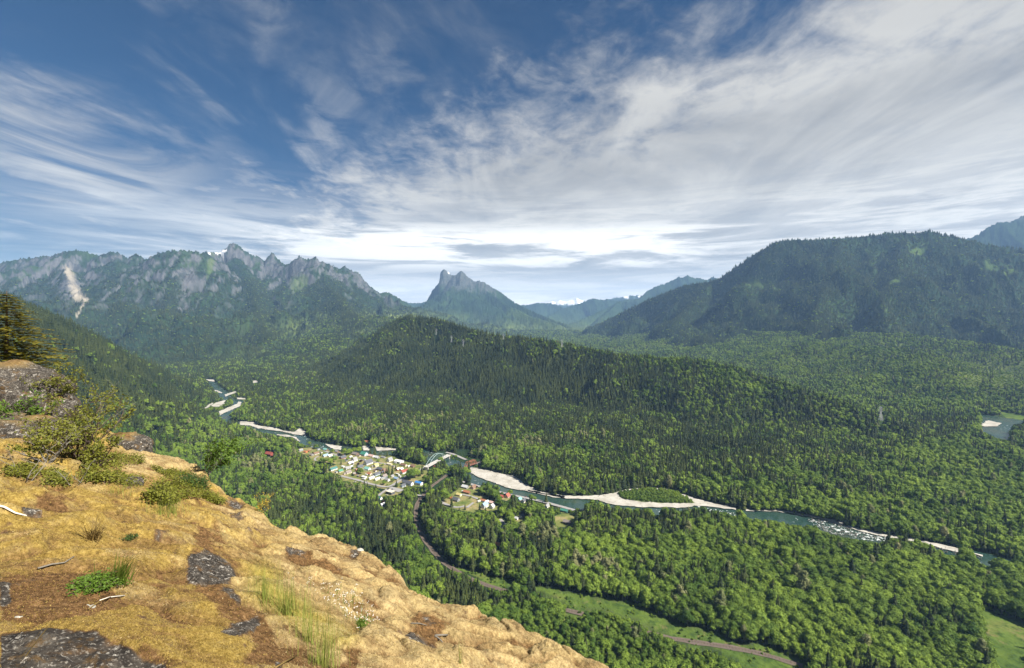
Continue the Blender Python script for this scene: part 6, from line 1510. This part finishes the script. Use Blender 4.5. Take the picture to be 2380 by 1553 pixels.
stick([(955, 1449, .01), (975, 1452, .02), (992, 1452, .01)], .006, GREYTWIG, 'thin twig above the crossing sticks')
# bare and leafy shrubs
def bare(px, py, d, label, seed, h, lean, stems=2, depth=2, mat=GREYTWIG, rad=.014, spread=.5):
    m, f = branchy(seed, h, spread, stems, depth, .02, 0, lean=lean, gnarl=.45, rad=rad); r = m.build('dead_branch', mat); r.location = dp(px, py, d) if d else on_ledge(px, py); tag(r, label, 'dead branch'); return r
bare(62, 1118, 0, 'bare white branch sprawling at the left edge below the rocks', 3, .62, (-1.2, -.2, .15), 3, 2, GREYTWIG, .007, .9)
bare(170, 1130, 0, 'bare grey branch between the left shrub mats', 5, .5, (.5, -.2, 0), 2, 2, GREYTWIG, .007, .9)
bare(228, 985, 12.0, 'bare lichen crusted twig standing above the left shrub', 7, 1.2, (.05, 0, .9), 2, 2, GREYTWIG, .012, .18)
bare(235, 985, 12.0, 'bare lichen crusted twig leaning right above the left shrub', 9, 1.0, (1.2, 0, .35), 1, 2, GREYTWIG, .012, .9)
bare(20, 965, 11.9, 'tangle of bare grey twigs in front of the overhanging boulder', 11, 1.2, (1.1, -.2, .1), 6, 2, GREYTWIG, .009, 1.2)
shrub('leafy_shrub', on_ledge(185, 1072), 'tall twiggy shrub with small olive leaves on the left', 'shrub', 21, 1.5, .45, 10, 3, .05, 10, LEAF_G, TWIG, rad=.02)
shrub('leafy_shrub', on_ledge(225, 1085), 'dense olive shrub at the right foot of the tall twiggy shrub', 'shrub', 22, .8, .7, 8, 3, .05, 9, LEAF_G, TWIG, rad=.016)
shrub('leafy_shrub', on_ledge(110, 1072), 'low grey stemmed shrub left of the tall twiggy shrub', 'shrub', 23, .75, .7, 7, 3, .05, 7, LEAF_G, GREYTWIG, rad=.014)
shrub('leafy_shrub', dp(35, 985, 11.6), 'sprawling shrub with bright leaves before the overhanging boulder', 'shrub', 24, 1.0, 1.1, 9, 2, .07, 9, LEAF_B, TWIG, rad=.012)
shrub('leafy_shrub', dp(140, 925, 13.0), 'thin yellowish shrub beside the overhanging boulder', 'shrub', 25, .85, .4, 6, 3, .05, 8, LEAF_G, TWIG, rad=.012)
shrub('leafy_sapling', dp(478, 1112, 14.0), 'crooked leafy sapling reaching out over the rim', 'sapling', 31, 1.5, .5, 4, 3, .075, 13, LEAF_B, GREYTWIG, lean=(1.1, .1, .25), rad=.018)
shrub('leafy_sapling', dp(607, 1196, 11.75), 'sparse sprig with yellow leaves at the rim of the ledge', 'sapling', 33, .5, .7, 5, 2, .03, 8, LEAF_Y, TWIG, lean=(.5, 0, .5), rad=.006)
# the young hemlock behind the boulder
def hemlock(pos, H_, rad, label):
    R = random.Random(77); r = empty('young_hemlock', tuple(pos)); tag(r, label, 'conifer')
    m = MB(); m.tube([(0, 0, 0), (.02, 0, H_ * .5), (0, .02, H_)], [.06, .04, .008], 7); t = m.build('trunk', BARKD, r)
    b = MB(); f = Fol()
    for i in range(30):
        z = H_ * (.06 + .92 * i / 30); k_ = 1 - i / 30
        for q in range(6):
            a = i * 1.9 + q * 1.05 + R.uniform(-.3, .3); L = rad * (k_ ** .8) * R.uniform(.6, 1.15) + .10
            d = Vector((math.cos(a), math.sin(a), .10)); p_ = Vector((0, 0, z)); pts = [p_]
            for s_ in range(6):
                d = (d + Vector((0, 0, -.06 + (.07 if s_ > 3 else 0)))).normalized(); pts.append(pts[-1] + d * L / 6)
            b.tube(pts, [.009, .008, .007, .005, .004, .003, .002], 4)
            n_tw = int(8 + 17 * k_)
            for w_ in range(n_tw):
                u = .12 + .88 * R.random(); i2 = min(5, int(u * 6)); p0 = pts[i2].lerp(pts[i2 + 1], u * 6 - i2); sd2 = R.choice((-1, 1)); la = a + sd2 * R.uniform(.4, 1.1)
                td = Vector((math.cos(la), math.sin(la), R.uniform(-.25, .18))).normalized(); tl = L * .30 * (1.15 - u) + .05
                for e in range(3):
                    c0 = p0 + td * tl * (e / 3); c1 = p0 + td * tl * ((e + 1) / 3 + .05); s2 = td.cross(Vector((R.uniform(-.3, .3), R.uniform(-.3, .3), 1))).normalized() * (.028 + .016 * R.random())
                    f.quadfan([tuple(c0 - s2), tuple(c0 + s2), tuple(c1 + s2 * .6), tuple(c1 - s2 * .6)], [(0, 1, 2, 3)])
    b.build('branches', BARKD, r); link('needles', fol_mesh('needles', f, NEED), r)
hemlock(dp(14, 868, 14.6), 2.5, 1.65, 'young conifer with olive needles behind the boulder at the left edge')
# ------------------------------------------------------------------ camera, sun, sky, air
cam = bpy.data.objects.new('camera', bpy.data.cameras.new('camera')); COL.objects.link(cam)
cam.data.sensor_width = 36; cam.data.lens = 36 * F / 2380
cam.data.shift_y = -(776.5 - HY) / 2380
cam.data.clip_start = 0.05; cam.data.clip_end = 200000
cam.location = (0, 0, 0); cam.rotation_euler = (math.radians(90), 0, 0)
S.camera = cam

sun = bpy.data.objects.new('sun', bpy.data.lights.new('sun', 'SUN')); COL.objects.link(sun)
sun.data.energy = 5.0; sun.data.angle = math.radians(0.5); sun.data.color = (1.0, 0.93, 0.82)
sd = Vector((math.sin(AZ_SUN) * math.cos(EL_SUN), math.cos(AZ_SUN) * math.cos(EL_SUN), math.sin(EL_SUN)))
sun.rotation_euler = (-sd).to_track_quat('-Z', 'Y').to_euler()

w = bpy.data.worlds.new('World'); S.world = w; w.use_nodes = True
k = N(w.node_tree); w.node_tree.nodes.clear()
out = k.node('ShaderNodeOutputWorld'); bg = k.node('ShaderNodeBackground')
k.l.new(bg.outputs[0], out.inputs[0])
sky = k.node('ShaderNodeTexSky', sky_type='NISHITA', sun_disc=False, sun_elevation=EL_SUN, sun_rotation=AZ_SUN, altitude=500, air_density=1.0, dust_density=0.4, ozone_density=2.0)
dirv = k.node('ShaderNodeTexCoord').outputs['Generated']
sx = k.node('ShaderNodeSeparateXYZ'); k.l.new(dirv, sx.inputs[0])
dx, dy, dz = sx.outputs
M = k.math
def mul(*a):
    r = a[0]
    for q in a[1:]: r = M('MULTIPLY', r, q)
    return r
def add(*a):
    r = a[0]
    for q in a[1:]: r = M('ADD', r, q)
    return r
def cen(n, amp): return mul(M('SUBTRACT', n, 0.5), amp)
zp = add(M('MAXIMUM', dz, 0.0), 0.06)
u_ = M('DIVIDE', dx, zp); v_ = M('DIVIDE', dy, zp)
cv = k.node('ShaderNodeCombineXYZ'); k.put(cv, 0, u_); k.put(cv, 1, v_)
uv = cv.outputs[0]                                     # plan of a flat cloud deck overhead
rot = math.radians(26)
st = k.mapping(uv, (1.0, 0.48, 1), (0, 0, -rot))       # high cloud drawn out away from the viewer
n_big = k.noise(uv, 0.45, 5, 0.5, 0.6)
n_str = k.noise(st, 1.3, 9, 0.60, 0.7)
n_fine = k.noise(k.mapping(uv, (1.0, 0.85, 1), (0, 0, -rot)), 4.6, 7, 0.62, 0.5)
n_rip = k.noise(k.mapping(uv, (1.0, 0.8, 1), (0, 0, -rot)), 14.0, 5, 0.6, 0.5)
az = M('ARCTAN2', dx, dy)
# the main bank fills the sky right of a line crossing the deck
s = add(v_, mul(u_, 0.80)); s = M('SUBTRACT', s, 2.02)
s = M('DIVIDE', s, add(1.0, mul(v_, 0.22)))
s = add(s, cen(n_big, 1.5), cen(n_str, 1.5), cen(n_fine, 1.0), cen(n_rip, .45))
bank = k.step(-0.35, 0.55, s)
bank = mul(bank, add(.88, mul(k.step(.30, .60, n_fine), .12)))
# wisps over the blue part
wis = mul(k.step(0.42, 0.72, n_str), k.step(0.32, 0.62, n_fine), add(.24, mul(k.step(0.1, -1.2, u_), .48)))
wis2 = mul(k.step(.52, .72, n_big), k.step(.40, .68, n_rip), .35)
# white streaky cloud low in the left of the view
lc = mul(k.step(-0.42, -0.72, add(az, cen(n_str, .5))), k.step(.37, .25, add(dz, cen(n_fine, .20), mul(az, -.0))), k.step(.36, .58, n_str))
lc = mul(lc, k.step(.10, .17, add(dz, cen(n_fine, .06))))
# layered cloud low over the mountains
lv = k.node('ShaderNodeCombineXYZ'); k.put(lv, 0, mul(az, 2.4)); k.put(lv, 1, mul(dz, 26.0))
n_low = k.noise(lv.outputs[0], 1.5, 8, 0.62, 0.5)
lv2 = k.node('ShaderNodeCombineXYZ'); k.put(lv2, 0, mul(az, 1.3)); k.put(lv2, 1, mul(dz, 13.0)); k.put(lv2, 2, 4.0)
n_low2 = k.noise(lv2.outputs[0], 1.3, 5, 0.55, 0.3)
low = k.step(0.30, 0.13, add(dz, cen(n_low, .20)))
low = mul(low, add(.45, mul(k.step(.38, .60, n_low), .53)), k.step(-1.05, -0.45, add(az, cen(n_low2, .6))))
cover = M('MINIMUM', M('MAXIMUM', M('MAXIMUM', bank, M('MAXIMUM', wis, wis2)), M('MAXIMUM', low, mul(lc, .85))), .97)
# thick cloud is greyer underneath, thin cloud bright
thick = add(mul(k.step(.35, .70, n_big), .45), mul(k.step(.60, .36, n_str), .45), mul(k.step(.2, 1.1, az), .25))
thick = M('MINIMUM', thick, 1.0)
ccol = k.mix(thick, (.54, .52, .475), (.215, .214, .21))
lcol = k.ramp(n_low, [(.32, (.36, .38, .40)), (.46, (.50, .50, .50)), (.56, (.80, .78, .72)), (.68, (.55, .55, .54))])
# open bright gap between the layers straight ahead
glow = mul(k.step(.10, .125, add(dz, cen(n_low, .06))), k.step(.205, .165, add(dz, cen(n_low, .08))), k.step(-.75, -.25, add(az, cen(n_low2, .5))), k.step(.52, .25, add(az, cen(n_low2, .3))))
glow = mul(glow, k.step(.36, .52, add(n_low, cen(n_low2, .5))))
ccol = k.mix(low, ccol, lcol); ccol = k.mix(glow, ccol, (1.0, .97, .89))
grey = mul(k.step(.125, .095, add(dz, cen(n_low, .05))), k.step(-.65, -.3, az), k.step(.60, .40, az))
ccol = k.mix(mul(grey, .35), ccol, (.34, .36, .38))
cover = M('MAXIMUM', cover, mul(glow, .95))
rim = mul(k.step(.11, .045, add(dz, cen(n_low, .07))), .85)
ccol = k.mix(rim, ccol, k.mix(k.step(.4, .6, n_low), (.95, .95, .92), (1.5, 1.44, 1.3))); cover = M('MAXIMUM', cover, rim)
skyc = k.node('ShaderNodeHueSaturation', inp={'Saturation': 1.5, 'Value': 0.030, 'Color': sky.outputs[0]}).outputs[0]
tint = k.mix(1.0, skyc, (0.72, 0.92, 1.05), 'MULTIPLY')
k.put(bg, 'Color', k.mix(cover, tint, ccol)); bg.inputs['Strength'].default_value = 0.65

def haze_box():
    me = MB(); me.box(-30000, 30000, -2000, 30000, -402, 2050)
    m = bpy.data.materials.new('air'); m.use_nodes = True
    kk = N(m.node_tree); m.node_tree.nodes.clear()
    o = kk.node('ShaderNodeOutputMaterial'); pv = kk.node('ShaderNodeVolumePrincipled')
    pv.inputs['Color'].default_value = (.32, .55, .92, 1); pv.inputs['Density'].default_value = HAZE; pv.inputs['Anisotropy'].default_value = 0.0
    kk.l.new(pv.outputs[0], o.inputs['Volume'])
    ob = me.build('haze', m); tag(ob, 'pale blue haze filling the valley air', None, None, 'stuff')
HAZE = 3.7e-5
haze_box()

S.render.engine = 'CYCLES'
S.cycles.use_denoising = True; S.cycles.denoising_prefilter = 'ACCURATE'; S.cycles.use_adaptive_sampling = False
S.cycles.max_bounces = 5; S.cycles.diffuse_bounces = 2; S.cycles.glossy_bounces = 2; S.cycles.transmission_bounces = 3; S.cycles.transparent_max_bounces = 6; S.cycles.volume_bounces = 0
S.cycles.caustics_reflective = False; S.cycles.caustics_refractive = False
S.view_settings.view_transform = 'Standard'; S.view_settings.look = 'None'; S.view_settings.gamma = 1.0; S.view_settings.exposure = 1.27
